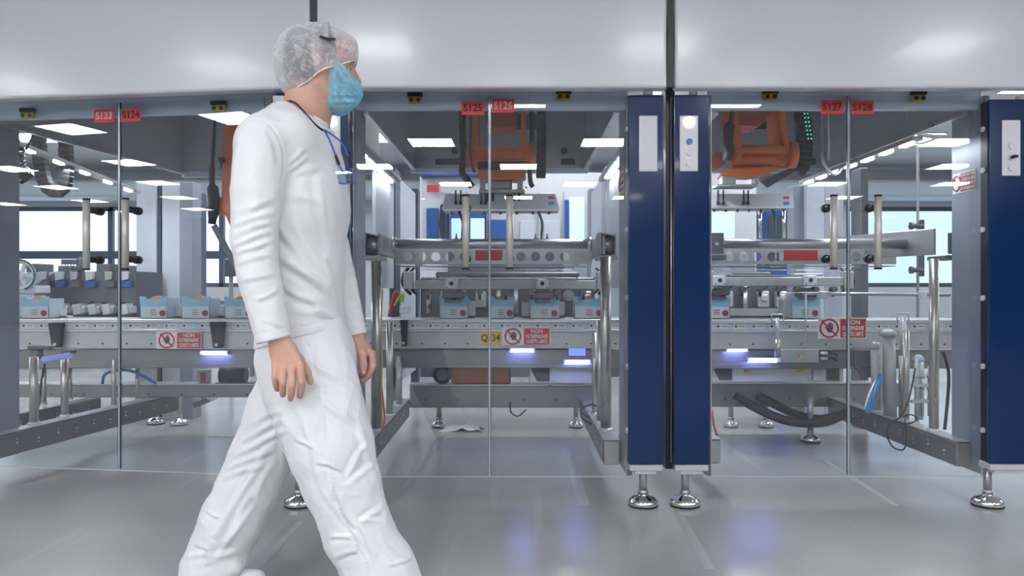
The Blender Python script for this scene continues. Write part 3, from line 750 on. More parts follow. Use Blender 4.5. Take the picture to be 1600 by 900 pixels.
# cartons
def carton(px0, px1, lab, y0=463, y1=498, Y=4.74, style='full'):
    a, b = at(px0, y0, Y), at(px1, y1, Y); t = thing('carton', lab, 'carton', ((a.x + b.x) / 2, Y + .08, zc(499, CYF)), 'open blue cartons on the conveyor')
    zb = zc(499) + .001; zt = a.z; w = b.x - a.x; H = zt - zb
    m = MB(); m.box(a.x, b.x, Y, Y + .003, zb, zb + H * .62); m.box(a.x, b.x, Y + .16, Y + .163, zb, zb + H * .62); m.box(a.x, a.x + .003, Y, Y + .163, zb, zb + H * .9); m.box(b.x - .003, b.x, Y, Y + .163, zb, zb + H * .9); m.box(a.x, b.x, Y, Y + .163, zb, zb + .003); m.build('box_walls', 'carton_pale', t)
    m = MB(); z1 = zb + H * .62; m.prism([(a.x - .004, Y - .001, zt), (a.x, Y - .001, z1 - .01), (b.x, Y - .001, z1 - .01), (b.x + .004, Y - .001, zt), (b.x - .03, Y - .001, zt), (b.x - .045, Y - .001, zt - .018), (a.x + .045, Y - .001, zt - .018), (a.x + .03, Y - .001, zt)], (0, .003, 0)); m.build('upper_flap', 'carton_blue', t)
    m = MB(); cx = (a.x + b.x) / 2; pts = [(cx + w * .24 * math.cos(k * math.pi / 12), Y + .04, zt - .024 + .026 * math.sin(k * math.pi / 12)) for k in range(13)]; m.prism(pts, (0, .05, 0)); m.build('snack_pouch', 'carton_orange', t)
    m = MB(); m.cyl((b.x - w * .17, Y - .003, zb + H * .24), (b.x - w * .17, Y, zb + H * .24), H * .14, n=16); m.build('red_seal', 'carton_red', t)
    m = MB()
    for k in range(3): m.box(cx - w * .12, cx + w * .10, Y - .002, Y, zb + H * (.16 + .10 * k), zb + H * (.19 + .10 * k))
    m.build('print', 'label_red_dull', t)
for px0, px1, lab in ((33, 76, 'blue carton leftmost on the conveyor'), (219, 261, 'blue carton right of the S124 door edge'), (284, 328, 'blue carton above the no-entry sign of the left bay'), (351, 396, 'blue carton half behind the walker\'s arm'),
                      (687, 731, 'blue carton left of the S125 handle foot in the middle bay'), (763, 803, 'blue carton above the yellow Q134 plate'), (828, 874, 'blue carton right of the no-entry sign in the middle bay'), (898, 944, 'blue carton at the right post of the middle bay'),
                      (1100, 1140, 'blue carton beside the lamp pillar'), (1237, 1281, 'blue carton behind the clear guard in the right bay')): carton(px0, px1, lab)
def divider(px0, px1, y0, lab, Y=4.86, mt='carton_white'):
    a, b = at(px0, y0, Y), at(px1, y0, Y); zb = zc(499) + .001; m = MB(); m.box(a.x, b.x, Y, Y + .012, zb, a.z, .001); m.box(a.x, b.x, Y, Y + .08, zb, zb + .012, .001)
    tag(m.build('carton_pusher', mt), lab, 'pusher', 'white pushers between the cartons')
for px0, px1, y0, lab, mt in ((92, 103, 483, 'small white pusher right of the leftmost carton', 'carton_white'), (262, 284, 476, 'white pusher between the two cartons left of the walker', 'carton_white'), (328, 350, 478, 'white pusher left of the carton at the walker\'s arm', 'carton_white'),
                          (733, 743, 470, 'grey pusher left of the carton above plate Q134', 'alu'), (815, 828, 472, 'white pusher right of the carton above plate Q134', 'carton_white'), (874, 882, 472, 'grey pusher left of the rightmost carton of the middle bay', 'alu'), (1216, 1236, 468, 'tall white pusher left of the clear guard', 'carton_white'), (1141, 1215, 482, 'long white pusher plate in the right bay', 'carton_white')): divider(px0, px1, y0, lab, mt=mt)

# black clamps holding the rail
def clamp(px0, px1, y0, y1, lab, taper=3):
    Y = CYF - .05; t = thing('rail_clamp', lab, 'clamp', at((px0 + px1) / 2, y1, Y), 'black clamps on the conveyor rail')
    m = MB(); m.pprism([(px0 - taper, y0), (px1 + taper, y0), (px1 - 1, y1), (px0 + 3, y1)], Y, .035); m.build('arm', 'rubber', t)
    m = MB(); c = at((px0 + px1) / 2, y1 - 5, Y); m.cyl(c + Vector((0, -.004, 0)), c, .009, n=10); m.build('bolt', 'steel_light', t)
clamp(78, 93, 505, 543, 'black tapered clamp on the rail near the left edge'); clamp(330, 346, 503, 544, 'black tapered clamp right of the no-entry sign in the left bay'); clamp(625, 636, 500, 541, 'slim black clamp on the rail of the middle bay', 0)

# warning signs
def hand_mesh(m, c, s, th):
    def P(x, z): return (c.x + x * s, c.y, c.z + z * s)
    m.prism([P(-.22, -.35), (P(.20, -.38)), P(.26, .10), P(-.24, .08)], (0, th, 0))
    for x, h in ((-.23, .38), (-.10, .52), (.03, .50), (.16, .36)): m.prism([P(x, .05), P(x + .10, .05), P(x + .10, h), P(x + .05, h + .04), P(x, h)], (0, th, 0))
    m.prism([P(-.22, -.25), P(-.20, -.02), P(-.44, .18), P(-.50, .10)], (0, th, 0))
def no_sign(px0, py0, px1, py1, Y, lab, lines, rot=None, hand=True, split=.46):
    a, b = at(px0, py0, Y), at(px1, py1, Y); W_, H = b.x - a.x, a.z - b.z; c = (a + b) / 2
    t = thing('warning_sign', lab, 'sign', (c.x, Y, b.z), 'red prohibition signs')
    m = MB(); m.box(a.x, b.x, Y, Y + .002, b.z, a.z); m.build('plate', 'sign_white', t)
    m = MB(); m.box(a.x + W_ * split, b.x - W_ * .02, Y - .001, Y, b.z + H * .04, a.z - H * .04); rp = m.build('red_field', 'label_red', t)
    n = len(lines); sz = H * .90 / n * .98
    for i, ln in enumerate(lines):
        w_av = W_ * (1 - split) * .90; sx = min(1.0, w_av / (len(ln) * sz * .62))
        text('lettering', ln, (a.x + W_ * (split + (1 - split - .02) / 2), Y - .0014, a.z - H * (.5 + (i - (n - 1) / 2) * .29 * 3 / n)), sz, 'sign_white', rp, bold=sz * .02, sx=sx)
    R = min(H * .48, W_ * split * .49); cc = Vector((a.x + W_ * split * .5, Y, c.z))
    m = MB(); N_ = 32
    for i in range(N_):
        t0, t1 = 2 * math.pi * i / N_, 2 * math.pi * (i + 1) / N_
        m.prism([(cc.x + R * math.cos(t0), Y - .001, cc.z + R * math.sin(t0)), (cc.x + R * math.cos(t1), Y - .001, cc.z + R * math.sin(t1)), (cc.x + R * .80 * math.cos(t1), Y - .001, cc.z + R * .80 * math.sin(t1)), (cc.x + R * .80 * math.cos(t0), Y - .001, cc.z + R * .80 * math.sin(t0))], (0, .001, 0))
    d = Vector((.64, 0, -.64)) * R * 1.25; m.bar(cc + Vector((0, -.0022, 0)) - d, cc + Vector((0, -.0022, 0)) + d, .0008, R * .17); m.build('prohibition_ring', 'label_red', t)
    if hand:
        m = MB(); hand_mesh(m, Vector((cc.x + R * .1, Y - .0012, cc.z)), R * 1.1, .0010); m.build('hand_symbol', 'sign_black', t)
    return t
L3 = ['NON', 'OLTREPASSARE', 'QUESTO LIMITE']
no_sign(244, 518.5, 315, 545, CYF - .0145, 'red no-entry sign with black hand in the left bay', L3)
no_sign(784, 512, 860, 539.5, CYF - .0145, 'red no-entry sign with black hand beside plate Q134', L3)
no_sign(1278, 497, 1354, 529, CYF - .12, 'red no-entry sign with black hand in the right bay', L3)
m = MB(); a, b = at(751, 518, CYF - .008), at(782, 538.5, CYF - .008)
t = thing('number_sign', 'yellow plate reading Q134 on the conveyor', 'sign', (a.x + .06, CYF - .008, b.z)); m.box(a.x, b.x, CYF - .008, CYF - .003, b.z, a.z); m.build('plate', 'sign_yellow', t)
text('lettering', 'Q134', ((a.x + b.x) / 2, CYF - .0088, (a.z + b.z) / 2), .058, 'label_dark', t, bold=.001, sx=.85)
# slanted sign on the right jamb, seen at a steep angle
def jamb_sign(x, Y0, Y1, z0, z1, lab, flip):
    t = thing('warning_sign', lab, 'sign', (x, (Y0 + Y1) / 2, z0), 'red prohibition signs'); s = -1 if flip else 1
    m = MB(); m.box(x, x + .002, Y0, Y1, z0, z1); m.build('plate', 'sign_white', t)
    ys = Y0 + (Y1 - Y0) * .66 if flip else Y0
    xa = x - .001 if flip else x + .002
    if flip:   # faces -x; text runs towards +x of the photo = towards the door
        m = MB(); m.box(x - .001, x, Y0 + .004, ys, z0 + .005, z1 - .005); rp = m.build('red_field', 'label_red_dull', t)
        for i, ln in enumerate(['NON SOSTARE', 'IN QUESTA AREA', 'CON IMPIANTI', 'IN FUNZIONE']):
            text('lettering', ln, (x - .0014, (Y0 + ys) / 2, z1 - (z1 - z0) * (.17 + .22 * i)), .022, 'sign_white', rp, rot=(math.radians(90), 0, math.radians(-90)), sx=.80)
        m = MB(); R = .034; c = Vector((x - .0008, (ys + Y1) / 2, (z0 + z1) / 2)); pts = [c + Vector((0, R * math.cos(k * math.pi / 12), R * math.sin(k * math.pi / 12))) for k in range(25)]; m.tube(pts, .0035, 4, smooth=0)
        m.bar(c + Vector((0, R * .7, R * .7)), c + Vector((0, -R * .7, -R * .7)), .002, .006); m.build('prohibition_ring', 'label_red', t)
    else:
        m = MB(); m.box(xa - .0035, xa - .002, Y0, Y1, z0, z1); m.build('red_field', 'label_red', t)
jamb_sign(SEAMS['right'] + .606, 3.475, 3.655, 1.41, 1.505, 'red and white sign on the right jamb of the right bay', True)
jamb_sign(SEAMS['mid'] + .606, 3.50, 3.64, 1.38, 1.52, 'red and white sign on the right jamb of the middle bay', True)

# glowing bluish strips under the conveyor
def uv(px0, px1, y0, y1, Y, lab):
    a, b = at(px0, y0, Y), at(px1, y1, Y); t = thing('sensor_strip', lab, 'light', ((a.x + b.x) / 2, Y, b.z), 'glowing bluish strips below the conveyor')
    m = MB(); m.box(a.x, b.x, Y, Y + .012, b.z, a.z, .003); m.build('tube', 'uv_light', t)
    m = MB(); m.box(a.x - .01, b.x + .01, Y + .0125, Y + .03, b.z - .004, a.z + .004); m.build('holder', 'steel_light', t)
    l = bpy.data.lights.new('strip_glow', 'AREA'); l.shape = 'RECTANGLE'; l.size = b.x - a.x; l.size_y = .02; l.energy = .35; l.color = (.25, .3, 1)
    lo = bpy.data.objects.new('strip_glow', l); COL.objects.link(lo); lo.parent = t; lo.location = (0, -.006, -.004); lo.rotation_euler = (math.radians(25), 0, 0)
uv(313, 352, 549, 553.5, CYF + .01, 'glowing bluish strip left of the walker\'s hand'); uv(798, 834, 545, 549.5, CYF + .005, 'glowing bluish strip under the middle bay sign')
uv(883, 922, 563, 568.5, CYF - .02, 'glowing bluish strip by the right post of the middle bay'); uv(1138, 1168, 543.5, 548.5, CYF + .01, 'upper glowing bluish strip of the right bay'); uv(1171, 1215, 560, 566, CYF - .02, 'lower glowing bluish strip of the right bay')
m = MB(); m.pbox(889, 541, 915, 556, CYF + .02, .02, .003); mat('lit_box', (.35, .38, .8), .3, emit=.6, ecol=(.25, .3, 1)); tag(m.build('lit_sensor_box', 'lit_box'), 'small bluish lit sensor box in the middle bay', 'sensor')

# robots ------------------------------------------------------------
def chain_tube(pts, w, d, lab, n_links=None, name='cable_chain', cat='cable chain'):
    t = thing(name, lab, cat, pts[0]); m = MB(); m.tube(pts, (d / 2, w / 2), 4, flat=(0, 1, 0), smooth=6); m.build('chain_body', 'rubber', t)
    m = MB(); P = [Vector(pts[0])] + [Vector(p_) for p_ in pts] + [Vector(pts[-1])]; Q_ = []
    for i in range(1, len(P) - 2):
        for k in range(12):
            u = k / 12; Q_.append(.5 * ((2 * P[i]) + (P[i + 1] - P[i - 1]) * u + (2 * P[i - 1] - 5 * P[i] + 4 * P[i + 1] - P[i + 2]) * u * u + (3 * P[i] - P[i - 1] - 3 * P[i + 1] + P[i + 2]) * u ** 3))
    acc = 0
    for a, b in zip(Q_, Q_[1:]):
        acc += (b - a).length
        if acc > .028:
            acc = 0; dd = (b - a).normalized() * .010; m.bar(b - dd, b + dd, w * .93, d * .96, .002, up=(0, 1, 0))
    m.build('link_rib', 'black_plastic', t); return t
def robot_mid():
    Y = 4.55; t = thing('industrial_robot', 'orange robot arm hanging behind plates S125 and S126', 'robot', at(785, 200, Y + .1), 'orange robots hanging in the bays')
    m = MB(); m.pprism([(757, 165), (809, 165), (807, 198), (762, 200)], Y + .30, .20); m.box(at(757, 0, Y + .3).x, at(809, 0, Y + .3).x, Y + .30, Y + .50, zc(166, Y + .3), 2.449, .01); m.build('base_block', 'robot_dark_orange', t)
    for (a, b, c, d) in ((738, 747, 752, 743), (814, 822, 820, 812)):
        m = MB(); m.pprism([(a, 88), (b, 88), (c - 4 if a < 780 else b, 232), (a, 232)], Y, .10); m.build('upper_link', 'robot_orange', t)
    m = MB(); m.pprism([(730, 224), (739, 228), (822, 228), (826, 222), (827, 262), (731, 262)], Y - .02, .16); m.box(at(738, 0, Y).x, at(820, 0, Y).x, Y - .03, Y - .021, zc(250, Y), zc(236, Y), .004); el = m.build('elbow_housing', 'robot_orange', t)
    for px in (729, 828):
        m = MB(); c = at(px, 243, Y + .06); m.cyl(c - Vector((.025, 0, 0)), c + Vector((.025, 0, 0)), .075, n=28); m.cyl(c - Vector((.032, 0, 0)), c + Vector((.032, 0, 0)), .045, n=20); m.build('joint_disc', 'robot_orange', el)
    m = MB(); m.pbox(746, 252, 825, 265, Y - .035, .05, .006); m.build('joint_cover', 'machine_dark', t)
    m = MB(); m.pprism([(748, 264), (820, 264), (822, 276), (812, 281), (752, 281), (745, 276)], Y - .01, .14); m.build('forearm', 'robot_orange', t)
    m = MB(); m.pprism([(750, 281), (758, 281), (758, 300), (750, 300)], Y, .05); m.pprism([(808, 281), (817, 281), (817, 300), (808, 300)], Y, .05); m.pbox(765, 281, 800, 296, Y + .02, .10, .01); m.pbox(748, 296, 820, 301, Y - .02, .14, .003); w = m.build('wrist', 'cast_grey', t)
    for py in (270, 293):
        m = MB(); m.ball(at(822, py, Y - .02), .007); m.build('indicator_lamp', 'sign_yellow', w)
    for px in (762, 770, 803, 811):
        m = MB(); m.cyl(at(px, 300, Y), at(px, 314, Y), .008, n=10); m.build('air_fitting', 'rubber', w)
robot_mid()
def gripper(px0, px1, y0, y1, Y, lab, tagpx, taper=6):
    a = at(px0, y0, Y); t = thing('gripper_plate', lab, 'gripper', at((px0 + px1) / 2, y1, Y), 'white gripper plates under the robots')
    m = MB(); m.pprism([(px0 + taper, y0), (px1 - taper, y0), (px1, y1), (px0, y1)], Y, .14); g = m.build('plate', 'machine_white', t)
    m = MB(); a, b = at(tagpx, y0 + 4, Y - .001), at(tagpx + 9, y0 + 8, Y - .001); m.box(a.x, b.x, Y - .0015, Y - .0002, b.z, a.z); m.build('red_tag', 'label_red', g)
    m = MB(); a, b = at(tagpx, y0 + 12, Y - .001), at(tagpx + 9, y0 + 17, Y - .001); m.box(a.x, b.x, Y - .0015, Y - .0002, b.z, a.z); m.build('blue_tag', 'button_blue', g)
    m = MB(); m.pbox(px0 + 2, y1, px1 - 1, y1 + 2.5, Y - .01, .16, .001); m.build('lower_lip', 'steel_light', g)
    n = 7
    for i in range(n):
        px = px0 + 16 + (px1 - px0 - 32) * i / (n - 1)
        m = MB(); c = at(px, y1 + 3, Y + .05); m.cyl(c, c - Vector((0, 0, .02)), .007, n=8); m.build('nozzle', 'steel_dark', g)
    for px in (px0 + 22, px0 + 30, px0 + 62, px0 + 69):
        m = MB(); c = at(px, y0 + 2, Y - .012); m.tube([c + Vector((0, 0, .03)), c, c - Vector((.0, .0, .045))], .005, 8); m.lathe(c - Vector((0, 0, .055)), [(.009, 0), (.009, .018), (.004, .024)], n=10); m.build('air_hose', 'rubber', g)
gripper(690, 874, 303, 327, 4.60, 'white gripper plate under the middle bay robot', 857)
def robot_right():
    Y = 4.30; t = thing('industrial_robot', 'orange robot arm with bent elbow behind plate S127', 'robot', at(1190, 200, Y + .1), 'orange robots hanging in the bays')
    m = MB(); m.pprism([(1152, 75), (1213, 75), (1213, 172), (1200, 188), (1184, 197), (1156, 196)], Y + .25, .20); m.build('base_block', 'robot_dark_orange', t)
    m = MB(); m.pprism([(1132, 100), (1148, 100), (1146, 200), (1135, 200)], Y + .3, .1); m.build('rear_link', 'robot_orange', t)
    m = MB(); m.pprism([(1136, 80), (1144, 80), (1159, 228), (1150, 236)], Y, .06); m.build('upper_link', 'robot_orange', t)
    m = MB(); m.pprism([(1209, 80), (1216, 80), (1234, 232), (1226, 228)], Y, .06); m.pprism([(1206, 180), (1220, 165), (1228, 232), (1210, 232)], Y + .06, .10); m.build('upper_link', 'robot_orange', t)
    m = MB(); a, b = at(1150, 235, Y + .05), at(1236, 235, Y + .05); m.cyl(a, b, .032, n=24); m.cyl(a + Vector((0, 0, -.05)), b + Vector((-.03, 0, -.05)), .034, n=24); m.pprism([(1150, 232), (1232, 232), (1230, 258), (1153, 258)], Y + .06, .05); cb = m.build('cross_bar', 'robot_orange', t)
    for px, rr in ((1148, .068), (1236, .075)):
        m = MB(); c = at(px, 242, Y + .06); m.cyl(c - Vector((.022, 0, 0)), c + Vector((.022, 0, 0)), rr, n=32); m.cyl(c - Vector((.030, 0, 0)), c + Vector((.030, 0, 0)), rr * .6, n=24); m.build('joint_disc', 'robot_orange', cb)
    m = MB(); c = at(1131, 238, Y + .0); m.cyl(c - Vector((.012, 0, 0)), c + Vector((.012, 0, 0)), .046, n=28); m.build('chrome_disc', 'steel_light', t)
    m = MB(); m.tube([at(1146, 150, Y - .03), at(1143, 185, Y - .03), at(1139, 200, Y - .03), at(1138, 225, Y - .03), at(1141, 250, Y - .03)], [.009, .012, .030, .026, .014], 10); m.build('protective_sleeve', 'rubber', t)
    m = MB(); m.pprism([(1109, 247), (1122, 236), (1131, 247), (1134, 256), (1110, 270)], Y, .10); m.build('side_housing', 'robot_dark_orange', t)
    m = MB(); m.pprism([(1137, 264), (1180, 262), (1222, 258), (1200, 272), (1176, 276), (1130, 274)], Y + .02, .14); m.pprism([(1150, 256), (1228, 254), (1232, 260), (1200, 268), (1140, 266)], Y + .10, .05); m.build('forearm', 'robot_orange', t)
    m = MB(); m.pbox(1120, 288, 1184, 291.5, Y, .12, .002); m.pbox(1128, 274, 1150, 288, Y + .03, .06, .004); m.pbox(1178, 275, 1186, 288, Y + .03, .05, .004); m.build('wrist', 'cast_grey', t)
    m = MB(); m.pprism([(1190, 282), (1200, 278), (1222, 268), (1246, 258), (1246, 266), (1222, 280), (1202, 292)], Y + .2, .04); m.build('counter_link', 'machine_dark', t)
robot_right()
gripper(1100, 1241, 303, 323, 4.45, 'white gripper plate under the right bay robot', 1224, 3)
def robot_left():
    Y = 4.35; t = thing('industrial_robot', 'orange robot arm just left of the walker\'s shoulder', 'robot', at(370, 250, Y + .1), 'orange robots hanging in the bays')
    m = MB(); m.pprism([(352, 70), (404, 70), (398, 320), (378, 385), (366, 368), (346, 322)], Y, .14); m.build('upper_arm', 'robot_orange', t)
    m = MB(); c = at(343, 322, Y + .07); m.cyl(c - Vector((.02, 0, 0)), c + Vector((.09, 0, 0)), .052, n=28); m.cyl(c - Vector((.03, 0, 0)), c, .036, n=24); m.build('joint_disc', 'robot_orange', t)
    m = MB(); m.tube([at(336, 183, Y - .03), at(333, 240, Y - .03), at(331, 280, Y - .03), at(333, 300, Y - .03), at(334, 325, Y - .03), at(331, 350, Y - .03)], [.008, .010, .016, .032, .030, .022], 10); m.build('protective_sleeve', 'rubber', t)
    m = MB(); m.bar(at(334, 352, Y), at(376, 430, Y), .012, .034, .003); m.build('lower_rod', 'steel_dark', t)
    m = MB(); m.cyl(at(346, 250, Y - .02), at(346, 250, Y + .0), .018, n=14); m.build('cover_screw', 'rubber', t)
robot_left()
chain_tube([at(28, 227, 4.02), at(24, 240, 4.08), at(28, 264, 4.15), at(42, 277, 4.2)], .09, .05, 'short black cable chain at the left edge below the light row')
chain_tube([at(60, 190, 4.5), at(62, 240, 4.5), at(66, 270, 4.5), at(74, 292, 4.5), at(88, 300, 4.5), at(100, 290, 4.5), at(104, 262, 4.5), at(103, 235, 4.5), at(104, 190, 4.5)], .075, .05, 'black cable chain hanging in a loop in the left bay')
chain_tube([at(846, 80, 4.75), at(846, 215, 4.75), at(845, 278, 4.75)], .065, .05, 'wide black cable chain right of the middle robot')
def cable(pts, r, mt, lab, name='cable', cat='cable', n=8):
    m = MB(); m.tube(pts, r, n, smooth=5); tag(m.build(name, mt), lab, cat)
cable([at(829, 68, 4.6), at(831, 220, 4.6), at(828, 262, 4.6), at(829, 285, 4.6), at(833, 292, 4.6)], .014, 'rubber', 'black hose just right of the middle robot')
cable([at(724, 68, 4.6), at(722, 190, 4.55), at(724, 240, 4.55), at(722, 268, 4.55), at(731, 282, 4.55), at(738, 292, 4.55)], .020, 'rubber', 'thick black hose just left of the middle robot')
cable([at(734, 60, 4.45), at(736, 165, 4.45), at(735, 215, 4.45), at(737, 255, 4.45), at(742, 270, 4.45)], .007, 'rubber', 'thin black hose left of the middle robot')
cable([at(53, 198, 4.0), at(50, 215, 4.0), at(40, 234, 4.0)], .006, 'rubber', 'thin black cable hanging from the leftmost interlock')
cable([at(1382, 50, 4.3), at(1384, 205, 4.3), at(1396, 222, 4.3), at(1415, 228, 4.3), at(1442, 229, 4.3)], .012, 'steel_light', 'grey conduit curving right below plate S128', 'conduit', 'conduit')
cable([at(1418, 30, 4.0), at(1420, 190, 4.0), at(1434, 208, 4.0), at(1455, 213, 4.0), at(1482, 214, 4.0)], .012, 'steel_light', 'grey conduit curving to the right jamb', 'conduit', 'conduit')
cable([at(1286, 62, 4.5), at(1285, 230, 4.5), at(1292, 262, 4.5), at(1305, 272, 4.5), at(1316, 262, 4.5)], .010, 'steel_light', 'grey conduit hanging behind plate S127', 'conduit', 'conduit')
cable([at(1295, 72, 4.6), at(1295, 250, 4.6)], .008, 'steel_warm', 'straight thin pipe hanging behind plate S127', 'pipe', 'pipe')
chain_tube([at(1250, 76, 4.7), at(1252, 165, 4.7), at(1256, 200, 4.7), at(1255, 250, 4.7), at(1246, 268, 4.7)], .10, .05, 'wide dark cable chain right of the right robot')
mat('green_led', (.1, .7, .45), .4, emit=.6, ecol=(.1, .8, .5))
m = MB()
for i in range(8):
    for j in (0, 1): c = at(1256 + i * 1.0 + j * 5, 171 + i * 6.5, 4.62); m.ball(c, .0055, 8)
tag(m.build('green_lamp_row', 'green_led'), 'row of tiny green lights on the dark chain by the right robot', 'lights', kind='stuff')
# hoses on the gripper plates
for k, (px, y0, y1, Y, w) in enumerate(((722, 330, 377, 4.62, 'left'), (846, 330, 377, 4.62, 'right'))):
    cable([at(px - 5, y0, Y), at(px + 1, y0 + 18, Y), at(px, y1 - 8, Y)], .008, 'green_hose' if k else 'rubber', ('dark hose' if k == 0 else 'green hose') + ' below the middle gripper plate, ' + w + ' one')
    t = thing('nozzle_cluster', 'small grey nozzle cluster below the ' + w + ' hose of the middle gripper', 'nozzle', at(px, y1, Y))
    for d in (-9, 0, 9):
        m = MB(); m.lathe(at(px + d, y1, Y), [(.010, 0), (.010, .02), (.005, .03), (.005, .045 + (.03 if d == 0 else 0))], n=12); m.build('nozzle', 'steel_dark', t)
cable([at(1210, 330, 4.5), at(1211, 350, 4.5), at(1210, 372, 4.5)], .008, 'green_hose', 'green hose below the right gripper plate')
for px, w in ((1188, 'left'), (1225, 'right')): cable([at(px, 326, 4.75), at(px, 372, 4.75)], .010, 'chrome', 'bright vertical rod below the right gripper plate, ' + w + ' one', 'guide_rod', 'rod')

# left bay machinery behind the conveyor
def left_machinery():
    Y = 5.25; t = thing('filling_unit', 'grey filling unit behind the conveyor of the left bay', 'machine', at(120, 500, Y))
    m = MB(); m.pprism([(55, 445), (88, 424), (212, 424), (212, 499), (50, 499)], Y, .40); m.build('hopper', 'steel_dark', t)
    for i, px in enumerate((68, 92, 116, 140, 170, 196)):
        m = MB(); m.pprism([(px - 7, 424), (px + 5, 424), (px + 4, 436), (px - 6, 438)], Y - .03, .03); m.build('shutter', 'machine_white' if i % 2 else 'steel', t)
        m = MB(); m.pprism([(px - 6, 440), (px + 8, 439), (px + 8, 448), (px - 6, 449)], Y - .04, .04); m.build('valve', 'machine_blue' if i % 2 else 'steel_dark', t)
    for i, px in enumerate((92, 118, 142, 164, 192)):
        m = MB(); m.pprism([(px - 6, 476), (px + 6, 474), (px + 8, 490), (px - 3, 492)], Y - .12, .08); m.box(at(px + 8, 0, Y - .1).x, at(px + 13, 0, Y - .1).x, Y - .1, Y - .02, zc(489, Y), zc(478, Y), .005); gb = m.build('gripper_block', 'alu', t)
        m = MB(); m.lathe(at(px + 1, 475, Y - .09), [(.018, 0), (.018, .012), (.008, .018)], n=12); m.build('knob', 'rubber', gb)
    m = MB(); m.pbox(95, 405, 131, 413, Y + .1, .05, .002)
    for k in range(8): m.cyl(at(97 + k * 4.5, 413, Y + .1), at(99 + k * 4.5 + (2 if k % 2 else -2), 426, Y + .1), .003, n=6)
    m.build('pin_comb', 'steel_dark', t)
    m = MB(); m.tube([at(122, 424, Y), at(126, 412, Y), at(124, 402, Y)], .02, 8); m.build('feed_neck', 'steel_dark', t)
left_machinery()
def round_unit():
    Y = 4.95; t = thing('wheel_unit', 'round white unit with green hose at the left edge of the left bay', 'machine', at(38, 480, Y))
    m = MB(); c = at(33, 430, Y)
    pts = [c + Vector((.085 * math.cos(k * math.pi / 12), 0, .085 * math.sin(k * math.pi / 12))) for k in range(25)]; m.tube(pts, .012, 8, smooth=0)
    for k in range(5): a_ = k * 1.257; m.bar(c, c + Vector((.08 * math.cos(a_), 0, .08 * math.sin(a_))), .012, .022)
    m.cyl(c - Vector((0, .02, 0)), c + Vector((0, .02, 0)), .03, n=18); m.build('spoked_wheel', 'alu', t)
    m = MB(); m.tube([c + Vector((.10 * math.cos(k * .42 - 1.2), -.02, .098 * math.sin(k * .42 - 1.2))) for k in range(12)], .006, 8); m.build('green_hose', 'green_hose', t)
    m = MB(); m.pbox(16, 446, 57, 458, Y, .15, .004); m.pbox(24, 459, 54, 470, Y + .02, .12, .004); m.pprism([(16, 470), (60, 466), (72, 468), (20, 474)], Y, .10); m.box(at(26, 0, Y).x, at(40, 0, Y).x, Y + .02, Y + .10, zc(499), zc(474, Y), .003); m.build('housing', 'machine_white', t)
    m = MB(); m.pbox(16, 392, 21, 425, Y, .03, .004); m.lathe(at(18.5, 393, Y + .015), [(.018, 0), (.018, .018)], n=12); m.build('lever', 'alu', t)
round_unit()
def clamp_bar():
    Y = 4.10; t = thing('lit_cross_tube', 'short tube lit bluish on top of the two leftmost posts', 'tube', at(85, 560, Y))
    m = MB(); m.bar(at(66, 562, Y), at(112, 555, Y), .03, .030, .006); mat('lit_tube', (.25, .27, .5), .3, emit=.25, ecol=(.25, .3, 1)); m.build('bar', 'lit_tube', t)  # reflected strip light on the bar put in as faint bluish emission
    m = MB(); m.pbox(42, 540, 76, 546, Y, .05, .004); m.pbox(46, 546, 60, 561, Y, .05, .006); m.pbox(95, 546, 112, 553, Y, .05, .004); m.build('clamp', 'steel_dark', t)
clamp_bar()
cable([at(70, 568, 4.3), at(64, 600, 4.3), at(63, 622, 4.3), at(59, 640, 4.2), at(58, 652, 4.12)], .006, 'rubber', 'black cable between the two leftmost posts')
cable([at(160, 600, 4.7), at(164, 585, 4.7), at(184, 578, 4.7), at(206, 580, 4.7), at(228, 590, 4.7), at(244, 599, 4.7)], .009, 'blue_hose', 'blue hose arching under the conveyor of the left bay')
m = MB(); m.pprism([(299, 630), (322, 623), (330, 627), (304, 637)], 5.0, .12); tag(m.build('drip_tray', 'steel_dark'), 'small tilted tray under the beam left of the walker', 'tray')
m = MB(); g = gx(344, 681, .004); m.box(g.x - .075, g.x + .075, g.y - .012, g.y + .012, .001, .006, rot=Matrix.Rotation(.12, 3, 'Z')); tag(m.build('metal_strip', 'alu'), 'loose flat metal strip on the floor left of the walker', 'strip')
m = MB(); m.box(at(312, 0, 5.0).x, at(327, 0, 5.0).x, 4.96, 5.04, zc(602, 4.95) + .0105, zc(578, 4.96), .004); m.mi = 1; m.box(at(317, 0, 5.0).x, at(325, 0, 5.0).x, 4.958, 4.9595, zc(598, 4.96), zc(582, 4.96)); tag(m.build('floor_cabinet', ['machine_white', 'label_red_dull']), 'small white box with red front under the left conveyor', 'box')
t = thing('motor', 'dark motor with round fan under the left conveyor beside the walker', 'motor', at(365, 600, 5.0)); m = MB(); m.cyl(at(345, 586, 5.0), at(385, 586, 5.0), .05, n=24); m.build('housing', 'machine_dark', t)
m = MB(); a_, b_ = at(340, 0, 5.0).x, at(400, 0, 5.0).x; m.box(a_, b_, 4.955, 5.045, zc(602, 4.95) + .0105, zc(597, 5.0), .004); m.build('base', 'steel_dark', t)
